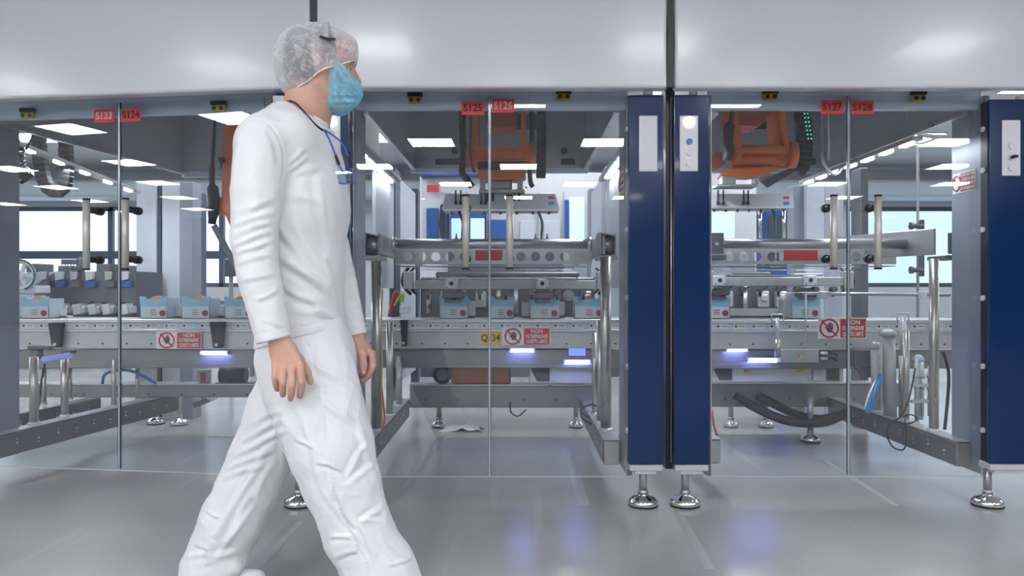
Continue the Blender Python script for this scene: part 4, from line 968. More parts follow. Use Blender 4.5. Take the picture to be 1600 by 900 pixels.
# middle bay: dark motor, orange crate under the conveyor
t = thing('motor', 'dark motor left of the orange crate under the middle conveyor', 'motor', at(690, 600, 4.93))
m = MB(); c = at(691, 588, 4.93); c.z = zc(603, 4.92) + .0105 + .0625; m.cyl(c, c + Vector((0, .09, 0)), .062, n=28); m.build('housing', 'machine_dark', t)
m = MB(); m.cyl(c - Vector((0, .01, 0)), c, .038, n=24); m.build('fan_cover', 'column_grey', t)
m = MB(); x0_, x1_ = at(705, 0, 4.93).x, at(798, 0, 4.93).x; zt_ = zc(603, 4.92) + .0105; m.box(x0_, x1_, 4.925, 5.015, zt_, zt_ + .13, .01); tag(m.build('crate', 'robot_dark_orange'), 'orange crate under the conveyor of the middle bay', 'crate')
def elec_box(px0, px1, y0, y1, Y, lab, bay):
    t = thing('control_box', lab, 'box', at((px0 + px1) / 2, y1, Y)); m = MB(); m.pbox(px0, y0, px1, y1, Y, .22, .004); m.build('casing', 'alu', t)
    m = MB(); m.pprism([(px0 + 1, y0 + 4), (px0 + 32, y0 + 4), (px0 + 32, y1 - 3), (px0 + 12, y1 - 3)], Y - .004, .006); m.build('opening', 'machine_dark', t)
    for k in range(3):
        m = MB(); m.pbox(px0 + 10 + k * 16, y0 + 1, px0 + 18 + k * 16, y0 + 3, Y - .006, .008); m.build('slot', 'machine_dark', t)
    return t
elec_box(827, 935, 570, 599, 4.78, 'grey control box under the conveyor of the middle bay', 0)
tb = elec_box(1112, 1318, 568, 597, 4.78, 'long grey control box under the conveyor of the right bay', 0)
for px in (1163, 1245):
    m = MB(); m.pbox(px, 577, px + 11, 582, 4.776, .005); m.build('yellow_label', 'sign_yellow', tb)
m = MB(); m.pbox(1271, 573, 1286, 595, 4.76, .02, .002); m.build('round_port_plate', 'machine_white', tb); m = MB(); m.pbox(1292, 573, 1312, 595, 4.77, .02, .002); m.build('connector_block', 'machine_dark', tb)
t = thing('junction_box', 'grey box with yellow warning triangle in the right bay', 'box', at(1250, 566, 4.55)); m = MB(); m.pbox(1219, 546, 1280, 567, 4.55, .12, .003); m.build('casing', 'cast_grey', t)
m = MB(); Yt = 4.548; m.pprism([(1248.5, 551), (1254, 561), (1243, 561)], Yt, .002); tr = m.build('warning_triangle', 'sign_yellow', t); m = MB(); m.pprism([(1248.8, 554), (1250, 557), (1249.2, 557), (1249.6, 559.5), (1247.6, 556.6), (1248.4, 556.6)], Yt - .001, .001); m.build('bolt_symbol', 'sign_black', tr)
for k in (0, 1):
    m = MB(); a = at(1281, 552 + k * 8, 4.6); m.cyl(a, a + Vector((.045, 0, 0)), .010, n=12); cb = m.build('plug', 'steel_light', t)
    m = MB(); m.tube([a + Vector((.045, 0, 0)), a + Vector((.08, 0, 0)), a + Vector((.11, .01, -.012))], .007, 8); m.build('cable', 'rubber', cb)
cable([at(1148, 617, 4.85), at(1180, 637, 4.8), at(1225, 656, 4.75), at(1265, 661, 4.7), at(1297, 657, 4.7), at(1330, 640, 4.75)], .028, 'rubber', 'thick black hose sagging lowest under the right bay', 'hose', 'hose', 12)
cable([at(1182, 617, 4.95), at(1215, 634, 4.9), at(1250, 650, 4.88), at(1285, 655, 4.85), at(1312, 648, 4.85)], .028, 'rubber', 'thick black hose running above the lowest one in the right bay', 'hose', 'hose', 12)
back_foot(1266, 690, 'levelling foot under the right bay behind the black hoses', .30)

# clear guard in the right bay
t = thing('clear_guard', 'clear guard sheet on a steel rod in the right bay', 'guard', at(1370, 500, 4.45))
m = MB(); m.cyl(at(1255, 458.5, 4.45), at(1484, 461, 4.45), .010, n=12); m.build('rod', 'steel', t)
m = MB(); m.pbox(1226, 457, 1260, 556, 4.42, .006); m.build('small_pane', 'guard_glass', t)
m = MB(); m.pbox(1262, 462, 1484, 500, 4.46, .006); m.build('long_pane', 'guard_glass', t)
m = MB(); m.tube([at(1226, 500, 4.42), at(1226, 458, 4.42), at(1259, 457, 4.42), at(1259, 545, 4.42)], .0055, 8, smooth=0); m.build('frame', 'steel_light', t)
for px in (1287, 1444):
    m = MB(); m.pbox(px - 6, 455, px + 6, 467, 4.40, .03, .004); m.build('clip', 'alu', t)
# upright adjusters
def adjuster(px, y0, y1, y2, Y, lab, r=.012):
    t = thing('adjuster_rod', lab, 'rod', at(px, y2, Y)); m = MB(); m.cyl(at(px, y2, Y), at(px, y1, Y), r * 1.9, n=18); m.build('sleeve', 'steel_warm', t)
    m = MB(); m.cyl(at(px, y1, Y), at(px, y0, Y), r * 1.3, n=16); m.build('rod', 'alu', t)
    m = MB(); m.tube([at(px - 9, y0 + 8, Y), at(px - 9, y0 - 6, Y), at(px + 9, y0 - 6, Y), at(px + 9, y0 + 8, Y)], .005, 8, smooth=0); m.build('wire_loop', 'steel_light', t)
adjuster(1411, 495, 556, 655, 4.30, 'upright adjuster rod in the middle of the S128 door'); adjuster(1215, 497, 530, 558, 4.50, 'short upright adjuster rod left of the warning triangle box', .009)
for (a, b, r, lab) in (((1366, 540), (1368, 640), .020, 'grey vertical duct left of the adjuster rod'), ((1388, 520), (1391, 655), .035, 'wide grey vertical duct in the right bay'), ((1435, 560), (1436, 655), .022, 'bluish valve column left of the round post')):
    m = MB(); p0, p1 = at(*b, 4.25), at(*a, 4.25); m.cyl(p0, p1, r, n=20); m.lathe(p1, [(r * 1.3, -.02), (r * 1.3, 0), (r * .6, .02)], n=20); tag(m.build('duct', 'cast_grey' if r != .022 else 'enclosure_blue'), lab, 'duct')
t = thing('valve_block', 'dark valve block with silver pipes left of the far right post', 'valve', at(1445, 600, 4.2))
m = MB(); m.pbox(1338, 545, 1384, 575, 4.35, .10, .01); m.pprism([(1345, 575), (1384, 575), (1372, 590), (1356, 590)], 4.35, .10); m.build('body', 'steel_dark', t)
for k, px in enumerate((1432, 1441, 1452)):
    m = MB(); m.cyl(at(px, 560 + k * 6, 4.15), at(px, 650, 4.15), .009, n=12)
    for yy in (585, 602, 622): m.cyl(at(px, yy, 4.15), at(px, yy + 6, 4.15), .015, n=6)
    m.build('pipe', 'steel_light', t)
m = MB(); m.pbox(1425, 600, 1462, 605, 4.13, .02, .002); m.pbox(1425, 625, 1462, 630, 4.13, .02, .002); m.build('bracket', 'steel_light', t)
cable([at(1376, 588, 4.2), at(1366, 615, 4.1), at(1356, 645, 4.05)], .016, 'blue_hose', 'blue hose curving down to the right side beam', 'hose', 'hose')
cable([at(1374, 588, 4.24), at(1361, 612, 4.14), at(1353, 640, 4.1)], .012, 'steel_light', 'clear grey hose beside the blue one in the right bay', 'hose', 'hose')
cable([at(1430, 575, 3.95), at(1421, 620, 3.95), at(1408, 650, 3.93), at(1390, 662, 3.92), at(1386, 680, 3.92), at(1395, 698, 3.92), at(1410, 703, 3.93), at(1416, 690, 3.93), at(1414, 655, 3.95)], .004, 'rubber', 'thin black cable coiled over the right side beam')
cable([at(1412, 650, 3.96), at(1425, 648, 3.96), at(1432, 655, 3.96), at(1420, 662, 3.96), at(1400, 658, 3.96)], .004, 'rubber', 'small black cable loop on the right side beam')
cable([at(1473, 548, 3.82), at(1482, 580, 3.86), at(1481, 620, 3.86), at(1476, 671, 3.82)], .008, 'rubber', 'black cable right of the far right post')
# rear clear doors of the right bay
t = thing('rear_glass_door', 'clear rear door with grey handle behind the S128 door', 'door', at(1400, 470, 5.6))
m = MB(); m.box(at(1336, 0, 5.6).x, at(1434, 0, 5.6).x, 5.6, 5.608, .002, zc(262, 5.6)); m.build('pane', 'guard_glass', t)
m = MB(); m.box(at(1434, 0, 5.58).x, at(1436.5, 0, 5.58).x, 5.58, 5.6, .002, zc(225, 5.58)); m.build('edge_strip', 'steel', t)
m = MB(); m.pbox(1438, 343, 1445, 432, 5.50, .03, .004)
for py in (353, 422): m.cyl(at(1424, py, 5.45), at(1440, py, 5.5), .018, n=14); m.cyl(at(1422, py, 5.45), at(1426, py, 5.45), .026, n=14)
m.build('handle', 'steel_dark', t)
# middle bay small items
cable([at(598, 452, 3.78), at(596, 500, 3.78), at(597, 560, 3.78), at(596, 620, 3.78), at(598, 672, 3.78)], .0035, 'yellow_hose', 'thin yellow cable along the left post of the middle bay')
cable([at(596, 600, 3.80), at(599, 630, 3.78), at(601, 655, 3.78), at(597, 675, 3.78)], .0045, 'red_hose', 'thin red cable at the foot of the left post')
cable([at(608, 495, 4.4), at(612, 475, 4.4), at(618, 456, 4.4), at(622, 462, 4.4)], .010, 'red_hose', 'red hose stub at the left end of the middle conveyor')
mat('lime', (.45, .62, .05), .4); cable([at(616, 478, 4.42), at(622, 468, 4.42), at(630, 460, 4.42), at(628, 472, 4.42)], .008, 'lime', 'lime green hose stub beside the red one')
m = MB(); m.pbox(624, 478, 640, 490, 4.55, .06, .003); tag(m.build('proximity_sensor', 'carton_white'), 'small white sensor beside the lime hose stub', 'sensor')
m = MB(); m.pbox(608, 470, 622, 495, 4.62, .08, .003); tag(m.build('motor_block', 'machine_dark'), 'small dark block behind the red hose stub', 'motor')
cable([at(797, 628, 4.912), at(797, 638, 4.9), at(800, 646, 4.88), at(810, 650, 4.88), at(822, 640, 4.88)], .005, 'rubber', 'short black cable loop under the middle beam')
cable([at(905, 640, 4.4), at(916, 650, 4.3), at(930, 655, 4.2), at(936, 640, 4.2), at(925, 632, 4.2), at(908, 640, 4.2), at(912, 655, 4.15), at(935, 668, 4.1)], .005, 'rubber', 'tangled black cable at the foot of the right post of the middle bay')
cable([at(937, 545, 4.1), at(932, 580, 4.1), at(934, 620, 4.1), at(936, 655, 4.1)], .006, 'rubber', 'thin black cable left of the right post of the middle bay')
cable([at(1112, 640, 3.9), at(1115, 660, 3.85), at(1120, 680, 3.8)], .006, 'red_hose', 'thin red cable beside the lamp pillar near the floor')
t = thing('floor_reflection', 'thin sheet painted as a white rag on the floor in the middle bay', 'reflection', gx(722, 672, .0))  # thin white sheet stands in for a blurred reflection on the floor
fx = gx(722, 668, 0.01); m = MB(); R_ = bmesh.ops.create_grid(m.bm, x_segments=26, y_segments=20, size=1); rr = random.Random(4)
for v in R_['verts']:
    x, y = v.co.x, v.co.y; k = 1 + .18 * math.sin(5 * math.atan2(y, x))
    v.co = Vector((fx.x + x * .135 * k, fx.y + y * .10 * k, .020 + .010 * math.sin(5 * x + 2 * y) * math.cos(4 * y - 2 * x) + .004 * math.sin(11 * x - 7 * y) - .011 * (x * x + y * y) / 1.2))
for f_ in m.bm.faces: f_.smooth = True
m.build('reflection_sheet', 'sign_white', t)
# pale tape marks on the floor
def tape(p0, p1, w, lab):
    a, b = gx(*p0, .0008), gx(*p1, .0008); m = MB(); m.bar(a, b, w, .0008); o = m.build('floor_tape', 'tape_pale'); tag(o, lab, 'tape', 'pale tape marks on the floor')
tape((636, 760), (690, 680), .045, 'pale tape mark on the floor left in the middle bay'); tape((912, 790), (888, 700), .055, 'pale tape mark on the floor right in the middle bay'); tape((400, 890), (470, 815), .03, 'faint pale tape line between the walker\'s legs')
tape((1110, 890), (1060, 800), .035, 'faint pale tape line below the lamp pillar'); tape((1400, 790), (1290, 720), .03, 'faint pale tape line on the floor of the right bay')

# ------------------------------------------------------------ far machines
def far_machine():
    Y = 8.4; t = thing('packaging_machine', 'long white and blue machine far behind the middle bay', 'machine', at(900, 500, Y) * Vector((1, 1, 0)) if False else Vector((at(900, 0, Y).x, Y, 0)))
    x0, x1 = at(655, 0, Y).x, at(1185, 0, Y).x
    m = MB(); m.box(x0, x1, Y + .05, Y + 1.2, .35, zc(268, Y), .02); m.build('body', 'machine_white', t)
    m = MB(); m.box(x0, x1, Y + .10, Y + 1.1, .0, .34); m.build('plinth', 'machine_dark', t)
    m = MB(); m.pbox(655, 262, 800, 275, Y - .05, .1, .01); m.build('cornice', 'machine_blue', t)
    for a, b, c, d in ((666, 685, 325, 376), (696, 760, 329, 385), (762, 798, 343, 385), (880, 889, 312, 385)):
        m = MB(); m.pbox(a, c, b, d, Y, .05, .01); m.build('blue_panel', 'machine_blue', t)
    for a, b, c, d in ((705, 724, 341, 378), (735, 757, 341, 378), (890, 913, 308, 378), (1108, 1148, 327, 372)):
        m = MB(); m.pbox(a, c, b, d, Y - .012, .012, .005, seg=3); m.build('lit_window', 'frost_glass', t)
    m = MB(); m.pbox(667, 289, 686, 300, Y - .01, .01); m.build('red_sign', 'label_red', t)
    m = MB(); m.pprism([(688, 320), (694, 318), (695, 345), (697, 360), (694, 378), (689, 378), (686, 350)], Y - .15, .1); m.build('black_hose_bundle', 'rubber', t)
    for px in (702, 728, 760, 800, 840, 880): 
        m = MB(); m.pbox(px, 300, px + 2, 385, Y - .02, .02); m.build('joint_strip', 'steel', t)
    for px in (812, 850):
        m = MB(); m.pbox(px, 345, px + 26, 380, Y + .03, .02, .004); m.build('hatch', 'column_white', t)
    m = MB(); m.pbox(700, 385, 880, 470, Y - .02, .06, .01); m.build('dark_opening', 'machine_dark', t)
    m = MB(); m.pbox(880, 395, 1180, 500, Y - .02, .06, .01); m.build('lower_cover', 'column_grey', t)
far_machine()
t = thing('storage_cabinet', 'tall blue cabinet far behind the right bay', 'cabinet', (at(1210, 0, 9.2).x, 9.2, 0)); m = MB(); m.box(at(1196, 0, 9.2).x, at(1238, 0, 9.2).x, 9.2, 9.7, .001, zc(330, 9.2), .01); m.build('body', 'machine_blue', t); m = MB(); m.pbox(1200, 336, 1234, 420, 9.185, .014, .005); m.build('door', 'machine_dark', t)
t = thing('work_table', 'dark work table far behind the left bay', 'table', (at(330, 0, 8.5).x, 8.5, 0)); m = MB(); m.pbox(300, 470, 400, 476, 8.5, .7, .004); m.build('table_top', 'steel_dark', t)
for px, yy in ((304, 8.55), (394, 8.55), (320, 9.1), (400, 9.1)):
    x = at(px, 0, yy).x; m = MB(); m.box(x - .02, x + .02, yy - .02, yy + .02, 0, zc(476, 8.5) - .002); m.build('leg', 'steel_dark', t)
t = thing('wheeled_screen', 'dark monitor on a stand before the far window by the walker', 'monitor', (at(357, 0, 7.5).x, 7.5, 0)); m = MB(); m.pbox(350, 405, 372, 432, 7.5, .05, .004); m.build('screen', 'machine_dark', t)
m = MB(); x = at(361, 0, 7.52).x; m.cyl((x, 7.52, .03), (x, 7.52, zc(432, 7.5)), .02, n=12); m.lathe((x, 7.52, 0), [(.25, 0), (.25, .02), (.05, .035)], n=20); m.build('stand', 'steel_dark', t)
t = thing('robot_cell', 'white machine with dark clutter far behind the left bay', 'machine', (at(110, 0, 9.5).x, 9.5, 0)); m = MB(); m.box(at(20, 0, 9.5).x, at(215, 0, 9.5).x, 9.5, 10.3, .001, zc(425, 9.5), .01); m.build('body', 'column_grey', t)
for k, px in enumerate((40, 90, 150, 190)):
    m = MB(); m.pbox(px, 412 + 3 * (k % 2), px + 22, 425, 9.6, .3, .01); m.build('top_unit', 'steel_dark', t)

def rear_unit(px0, px1, lab, seed):
    Y = 5.22; t = thing('rear_unit', lab, 'machine', at((px0 + px1) / 2, 499, Y), 'dark units behind the conveyor'); r = random.Random(seed)
    zb = zc(499) - .05; x0, x1 = at(px0, 0, Y).x, at(px1, 0, Y).x
    m = MB(); m.box(x0, x1, Y + .06, Y + .40, zb, zc(433, Y), .01); m.box(x0 + .1, x1 - .1, Y + .10, Y + .36, zc(433, Y), zc(424, Y), .01); m.build('housing', 'steel_dark', t)
    m = MB(); m.box(x0, x1, Y, Y + .30, zb - .30, zb - .002, .005); m.build('base', 'steel', t)
    for xx in (x0 + .12, x1 - .12): foot(t, xx, Y + .15, .05, zb - .30)
    n = int((px1 - px0) / 26)
    for i in range(n):
        x = x0 + (x1 - x0) * (i + .5) / n; k = r.randint(0, 2)
        if k == 0:
            m = MB(); m.cyl((x, Y, zc(462, Y)), (x, Y + .06, zc(462, Y)), .038, n=20); m.cyl((x, Y - .01, zc(462, Y)), (x, Y, zc(462, Y)), .018, n=14); m.build('wheel', 'cast_grey', t)
        elif k == 1:
            m = MB(); m.box(x - .035, x + .035, Y, Y + .06, zc(480, Y), zc(455, Y), .006); m.box(x - .02, x + .02, Y - .02, Y, zc(470, Y), zc(460, Y), .004); m.build('actuator', 'alu', t)
        else:
            m = MB(); m.cyl((x, Y + .02, zc(490, Y)), (x, Y + .02, zc(452, Y)), .016, n=14); m.lathe((x, Y + .02, zc(452, Y)), [(.026, 0), (.026, .02), (.010, .034)], n=14); m.build('piston', 'steel_light', t)
        m = MB(); m.tube([(x - .05, Y + .03, zc(440, Y)), (x - .02, Y - .01, zc(450, Y)), (x + .03, Y - .01, zc(446, Y)), (x + .06, Y + .04, zc(434, Y))], .006, 6); m.build('small_hose', 'rubber', t)
rear_unit(655, 930, 'dark unit with wheels and pistons behind the middle bay cartons', 5)
rear_unit(1124, 1236, 'dark unit with wheels and pistons behind the right bay cartons', 9)
# ====================================================================== person
PD = 2.33            # distance of the walker from the camera
KP = PD / F          # metres per photo pixel there
def q(px, py, dy=0.0): return np.array(at(px, py, PD + dy), dtype=np.float32)

class Field:
    """signed distance grid; shapes are blended in, then skinned with surface nets"""
    def __init__(s, lo, hi, h):
        s.lo = np.array(lo, np.float32); s.h = h
        s.n = np.ceil((np.array(hi) - s.lo) / h).astype(int) + 1
        s.d = np.full(tuple(s.n), .25, np.float32)
    def sub(s, lo, hi, m):
        a = np.maximum(0, np.floor((np.array(lo) - m - s.lo) / s.h).astype(int)); b = np.minimum(s.n, np.ceil((np.array(hi) + m - s.lo) / s.h).astype(int) + 1)
        if (b <= a).any(): return None
        sl = tuple(slice(int(x), int(y)) for x, y in zip(a, b))
        g = [s.lo[i] + s.h * np.arange(a[i], b[i], dtype=np.float32) for i in range(3)]
        return sl, g[0][:, None, None], g[1][None, :, None], g[2][None, None, :]
    def put(s, lo, hi, fn, k=.01, op='u'):
        r = s.sub(lo, hi, .02 + k)
        if r is None: return
        sl, x, y, z = r; e = fn(x, y, z).astype(np.float32); c = s.d[sl]
        k = max(k, 1e-5)
        if op == 'u':
            t = np.maximum(k - np.abs(c - e), 0) / k; s.d[sl] = np.minimum(c, e) - t * t * k * .25
        elif op == 's':
            e = -e; t = np.maximum(k - np.abs(c - e), 0) / k; s.d[sl] = np.maximum(c, e) + t * t * k * .25
    def cone(s, a, b, ra, rb, k=.01, ky=1.0, cap=None, op='u', capa=False):
        """tapered capsule; ky stretches its section along the depth axis; cap cuts b's end flat"""
        a = np.array(a, np.float32); b = np.array(b, np.float32); R = max(ra, rb) * max(1, ky)
        def fn(x, y, z):
            ay, by = a[1] / ky, b[1] / ky
            d = np.array([b[0] - a[0], by - ay, b[2] - a[2]]); L = max(float((d * d).sum()), 1e-9)
            X = x - a[0]; Y = y / ky - ay; Z = z - a[2]
            t = np.clip((X * d[0] + Y * d[1] + Z * d[2]) / L, 0, 1)
            e = np.sqrt((X - t * d[0]) ** 2 + (Y - t * d[1]) ** 2 + (Z - t * d[2]) ** 2) - (ra + (rb - ra) * t)
            if cap is not None:
                nd = np.array(cap, np.float32); nd = nd / np.linalg.norm(nd)
                e = np.maximum(e, (x - b[0]) * nd[0] + (y - b[1]) * nd[1] + (z - b[2]) * nd[2])
            return e
        s.put(np.minimum(a, b) - R, np.maximum(a, b) + R, fn, k, op)
    def ell(s, c, r, k=.01, op='u', R=None):
        c = np.array(c, np.float32); r = np.array(r, np.float32); m = float(r.max())
        Rt = None if R is None else np.array(R, np.float32)
        def fn(x, y, z):
            X, Y, Z = x - c[0], y - c[1], z - c[2]
            if Rt is not None:
                X, Y, Z = (Rt[0, 0] * X + Rt[1, 0] * Y + Rt[2, 0] * Z, Rt[0, 1] * X + Rt[1, 1] * Y + Rt[2, 1] * Z, Rt[0, 2] * X + Rt[1, 2] * Y + Rt[2, 2] * Z)
            k0 = np.sqrt((X / r[0]) ** 2 + (Y / r[1]) ** 2 + (Z / r[2]) ** 2)
            k1 = np.sqrt((X / r[0] ** 2) ** 2 + (Y / r[1] ** 2) ** 2 + (Z / r[2] ** 2) ** 2) + 1e-6
            return k0 * (k0 - 1) / k1
        s.put(c - m, c + m, fn, k, op)
    def cut(s, p, n):
        p = np.array(p, np.float32); n = np.array(n, np.float32); n = n / np.linalg.norm(n)
        g = [s.lo[i] + s.h * np.arange(s.n[i], dtype=np.float32) for i in range(3)]
        e = (g[0][:, None, None] - p[0]) * n[0] + (g[1][None, :, None] - p[1]) * n[1] + (g[2][None, None, :] - p[2]) * n[2]
        s.d = np.maximum(s.d, e)
    def mesh(s):
        d = s.d; ins = d < 0; n = np.array(d.shape)
        c = ins[:-1, :-1, :-1].astype(np.int8)
        tot = np.zeros(n - 1, np.int8)
        for i in (0, 1):
            for j in (0, 1):
                for l in (0, 1): tot += ins[i:n[0] - 1 + i, j:n[1] - 1 + j, l:n[2] - 1 + l]
        act = np.argwhere((tot > 0) & (tot < 8))
        idx = np.full(tuple(n - 1), -1, np.int64); idx[tuple(act.T)] = np.arange(len(act))
        acc = np.zeros((len(act), 3)); cnt = np.zeros(len(act))
        corners = [(i, j, l) for i in (0, 1) for j in (0, 1) for l in (0, 1)]
        for A in corners:
            for ax in range(3):
                if A[ax]: continue
                B = list(A); B[ax] = 1
                va = d[act[:, 0] + A[0], act[:, 1] + A[1], act[:, 2] + A[2]]; vb = d[act[:, 0] + B[0], act[:, 1] + B[1], act[:, 2] + B[2]]
                m = (va < 0) != (vb < 0)
                t = np.where(m, va / np.where(m, va - vb, 1), 0)
                p = np.tile(np.array(A, float), (len(act), 1)); p[:, ax] += t
                acc[m] += p[m]; cnt[m] += 1
        V = s.lo + s.h * (act + acc / cnt[:, None])
        Fs = []
        for ax in range(3):
            sl0 = [slice(None)] * 3; sl1 = [slice(None)] * 3; sl0[ax] = slice(0, n[ax] - 1); sl1[ax] = slice(1, n[ax])
            a0, a1 = ins[tuple(sl0)], ins[tuple(sl1)]
            e = np.argwhere(a0 != a1); u, v = (ax + 1) % 3, (ax + 2) % 3
            ok = (e[:, u] > 0) & (e[:, v] > 0) & (e[:, u] < n[u] - 1) & (e[:, v] < n[v] - 1); e = e[ok]
            fl = a0[tuple(e.T)]
            def cell(du, dv):
                w = e.copy(); w[:, u] -= du; w[:, v] -= dv; return idx[tuple(w.T)]
            Q = np.stack([cell(1, 1), cell(0, 1), cell(0, 0), cell(1, 0)], 1)
            Q[~fl] = Q[~fl][:, ::-1]; Fs.append(Q)
        return V, np.concatenate(Fs)

def vnormals(V, Q):
    a = V[Q[:, 2]] - V[Q[:, 0]]; b = V[Q[:, 3]] - V[Q[:, 1]]; fn = np.cross(a, b)
    N = np.zeros_like(V)
    for i in range(4): np.add.at(N, Q[:, i], fn)
    return N / (np.linalg.norm(N, axis=1)[:, None] + 1e-12)
def relax(V, Q, n=1, w=.5):
    for _ in range(n):
        S = np.zeros_like(V); c = np.zeros(len(V))
        for i in range(4):
            for j in ((i + 1) % 4, (i + 3) % 4): np.add.at(S, Q[:, i], V[Q[:, j]]); np.add.at(c, Q[:, i], 1)
        V = V * (1 - w) + w * S / np.maximum(c, 1)[:, None]
    return V
def link_np(name, V, Q, m, parent):
    org = np.array(root_loc(parent))
    me = bpy.data.meshes.new(name); me.vertices.add(len(V)); me.vertices.foreach_set('co', (V - org).astype(np.float32).ravel())
    me.loops.add(len(Q) * 4); me.loops.foreach_set('vertex_index', Q.astype(np.int32).ravel())
    me.polygons.add(len(Q)); me.polygons.foreach_set('loop_start', np.arange(0, len(Q) * 4, 4, dtype=np.int32))
    me.polygons.foreach_set('use_smooth', np.ones(len(Q), bool)); me.update(calc_edges=True); me.validate()
    me.materials.append(MATS[m]); o = bpy.data.objects.new(name, me); COL.objects.link(o); o.parent = parent
    return o
def folds(V, N, creases, back=False):
    """press cloth folds into the side of a garment: (x0,y0,x1,y1,width,height) along lines drawn on the walker"""
    u = CX + F * V[:, 0] / V[:, 1]; v = CY + F * (CH - V[:, 2]) / V[:, 1]
    face = np.clip(-N[:, 1] * 1.6 + .1, 0, 1); D = np.zeros(len(V))
    for x0, y0, x1, y1, w, a in creases:
        dx, dy = x1 - x0, y1 - y0; L = math.hypot(dx, dy)
        t = ((u - x0) * dx + (v - y0) * dy) / L / L; s_ = ((u - x0) * -dy + (v - y0) * dx) / L
        s_ = s_ + 2.2 * np.sin(t * 5 + x0) * w / 8
        tt = np.clip(1 - (2 * t - 1) ** 2, 0, 1) ** .6 * ((t > 0) & (t < 1))
        z = s_ / w
        D += tt * a * (np.exp(-z * z * 1.6) - .75 * np.exp(-(z - 1.25) ** 2 * 1.6))
    return V + N * (D * face)[:, None]
def ripple(V, N, seed, amp, freq, aniso=(1, 1, 1), n=7):
    r = np.random.RandomState(seed); P = V * np.array(aniso); D = np.zeros(len(V))
    warp = np.stack([np.sin(P @ (r.randn(3) * freq * .5) + r.rand() * 6) for _ in range(3)], 1) * .35 / freq * 3
    P = P + warp
    for i in range(n):
        k = r.randn(3); k = k / np.linalg.norm(k) * freq * (.6 + 1.1 * r.rand())
        D += (1 - np.abs(np.sin(P @ k + r.rand() * 6))) ** 2 - .35
    return V + N * (D / n * amp * 2.2)[:, None]

# materials of cloth, skin and nets
def cloth(name, col, rough=.8):
    m = mat(name, col, rough, spec=.25, bump=.12, bscale=900)
    b = m.node_tree.nodes['Principled BSDF']; b.inputs['Sheen Weight'].default_value = .25; b.inputs['Subsurface Weight'].default_value = 0
    return m
cloth('shirt_cotton', (.76, .76, .785)); cloth('trouser_cotton', (.75, .755, .785))
mat('skin', (.58, .335, .255), .5, sss=.0, vary=.09, vscale=22, bump=.25, bscale=170)
mat('nail', (.80, .52, .45), .3)
mat('hair_dark', (.03, .024, .022), .6, bump=.6, bscale=300)
mat('eye_white', (.75, .72, .70), .2); mat('eye_dark', (.03, .02, .015), .15)
mat('strap_grey', (.42, .43, .46), .4)
mat('shoe_white', (.78, .78, .80), .5)
mat('cord_blue', (.03, .10, .50), .35); mat('cord_red', (.6, .03, .04), .4)
mat_glass('lens_clear', (.80, .88, .97), .10)
def netting(name, col, base_alpha, top_alpha, scale, wrinkle):
    m = bpy.data.materials.new(name); m.use_nodes = True; nt = m.node_tree; nt.nodes.clear()
    N = nt.nodes.new; L = nt.links.new
    out = N('ShaderNodeOutputMaterial'); mix = N('ShaderNodeMixShader'); tr = N('ShaderNodeBsdfTransparent')
    df = N('ShaderNodeBsdfDiffuse'); df.inputs[0].default_value = (*col, 1)
    tl = N('ShaderNodeBsdfTranslucent'); tl.inputs[0].default_value = (*col, 1)
    m2 = N('ShaderNodeMixShader'); m2.inputs[0].default_value = .3
    tc = N('ShaderNodeTexCoord'); no = N('ShaderNodeTexNoise'); no.inputs['Scale'].default_value = scale; no.inputs['Detail'].default_value = 3.0; no.inputs['Distortion'].default_value = .7
    L(tc.outputs['Object'], no.inputs['Vector'])
    # thin bright creases where the gathered net doubles up
    mn = N('ShaderNodeMath'); mn.operation = 'SUBTRACT'; mn.inputs[1].default_value = .5; L(no.outputs['Fac'], mn.inputs[0])
    ab = N('ShaderNodeMath'); ab.operation = 'ABSOLUTE'; L(mn.outputs[0], ab.inputs[0])
    mr = N('ShaderNodeMapRange'); mr.inputs[1].default_value = 0; mr.inputs[2].default_value = wrinkle; mr.inputs[3].default_value = top_alpha; mr.inputs[4].default_value = base_alpha
    L(ab.outputs[0], mr.inputs[0])
    lw = N('ShaderNodeLayerWeight'); lw.inputs[0].default_value = .35
    ad = N('ShaderNodeMath'); ad.operation = 'MULTIPLY_ADD'; ad.inputs[1].default_value = .55; ad.use_clamp = True
    L(lw.outputs['Facing'], ad.inputs[0]); L(mr.outputs[0], ad.inputs[2])
    L(ad.outputs[0], mix.inputs[0]); L(tr.outputs[0], mix.inputs[1]); L(df.outputs[0], m2.inputs[1]); L(tl.outputs[0], m2.inputs[2]); L(m2.outputs[0], mix.inputs[2])
    L(mix.outputs[0], out.inputs[0]); MATS[name] = m
netting('hair_net', (.95, .95, .98), .36, .60, 20, .05)
netting('beard_net', (.34, .78, 1.0), .55, .82, 22, .06)

def hem(V, Q, nn, name, m, root, r):
    """a rolled edge along the open boundary of a net"""
    E = np.sort(np.concatenate([Q[:, [i, (i + 1) % 4]] for i in range(4)]), 1); key = E[:, 0] * len(V) + E[:, 1]
    u_, c_ = np.unique(key, return_counts=True); b = u_[c_ == 1]; ids = np.unique(np.concatenate([b // len(V), b % len(V)]))
    P = V[ids]; c = (P.max(0) + P.min(0)) / 2; nn = nn / np.linalg.norm(nn); e1 = np.cross(nn, [0, 1, 0]); e1 /= np.linalg.norm(e1); e2 = np.cross(nn, e1)
    a = np.arctan2((P - c) @ e2, (P - c) @ e1); K = 40; out = []
    for k in range(K):
        w = (a > -math.pi + k * 2 * math.pi / K) & (a <= -math.pi + (k + 1) * 2 * math.pi / K)
        if w.any(): out.append(P[w].mean(0))
    mb = MB(); mb.tube(out + [out[0]], r, 6, smooth=2); mb.build(name, m, root)
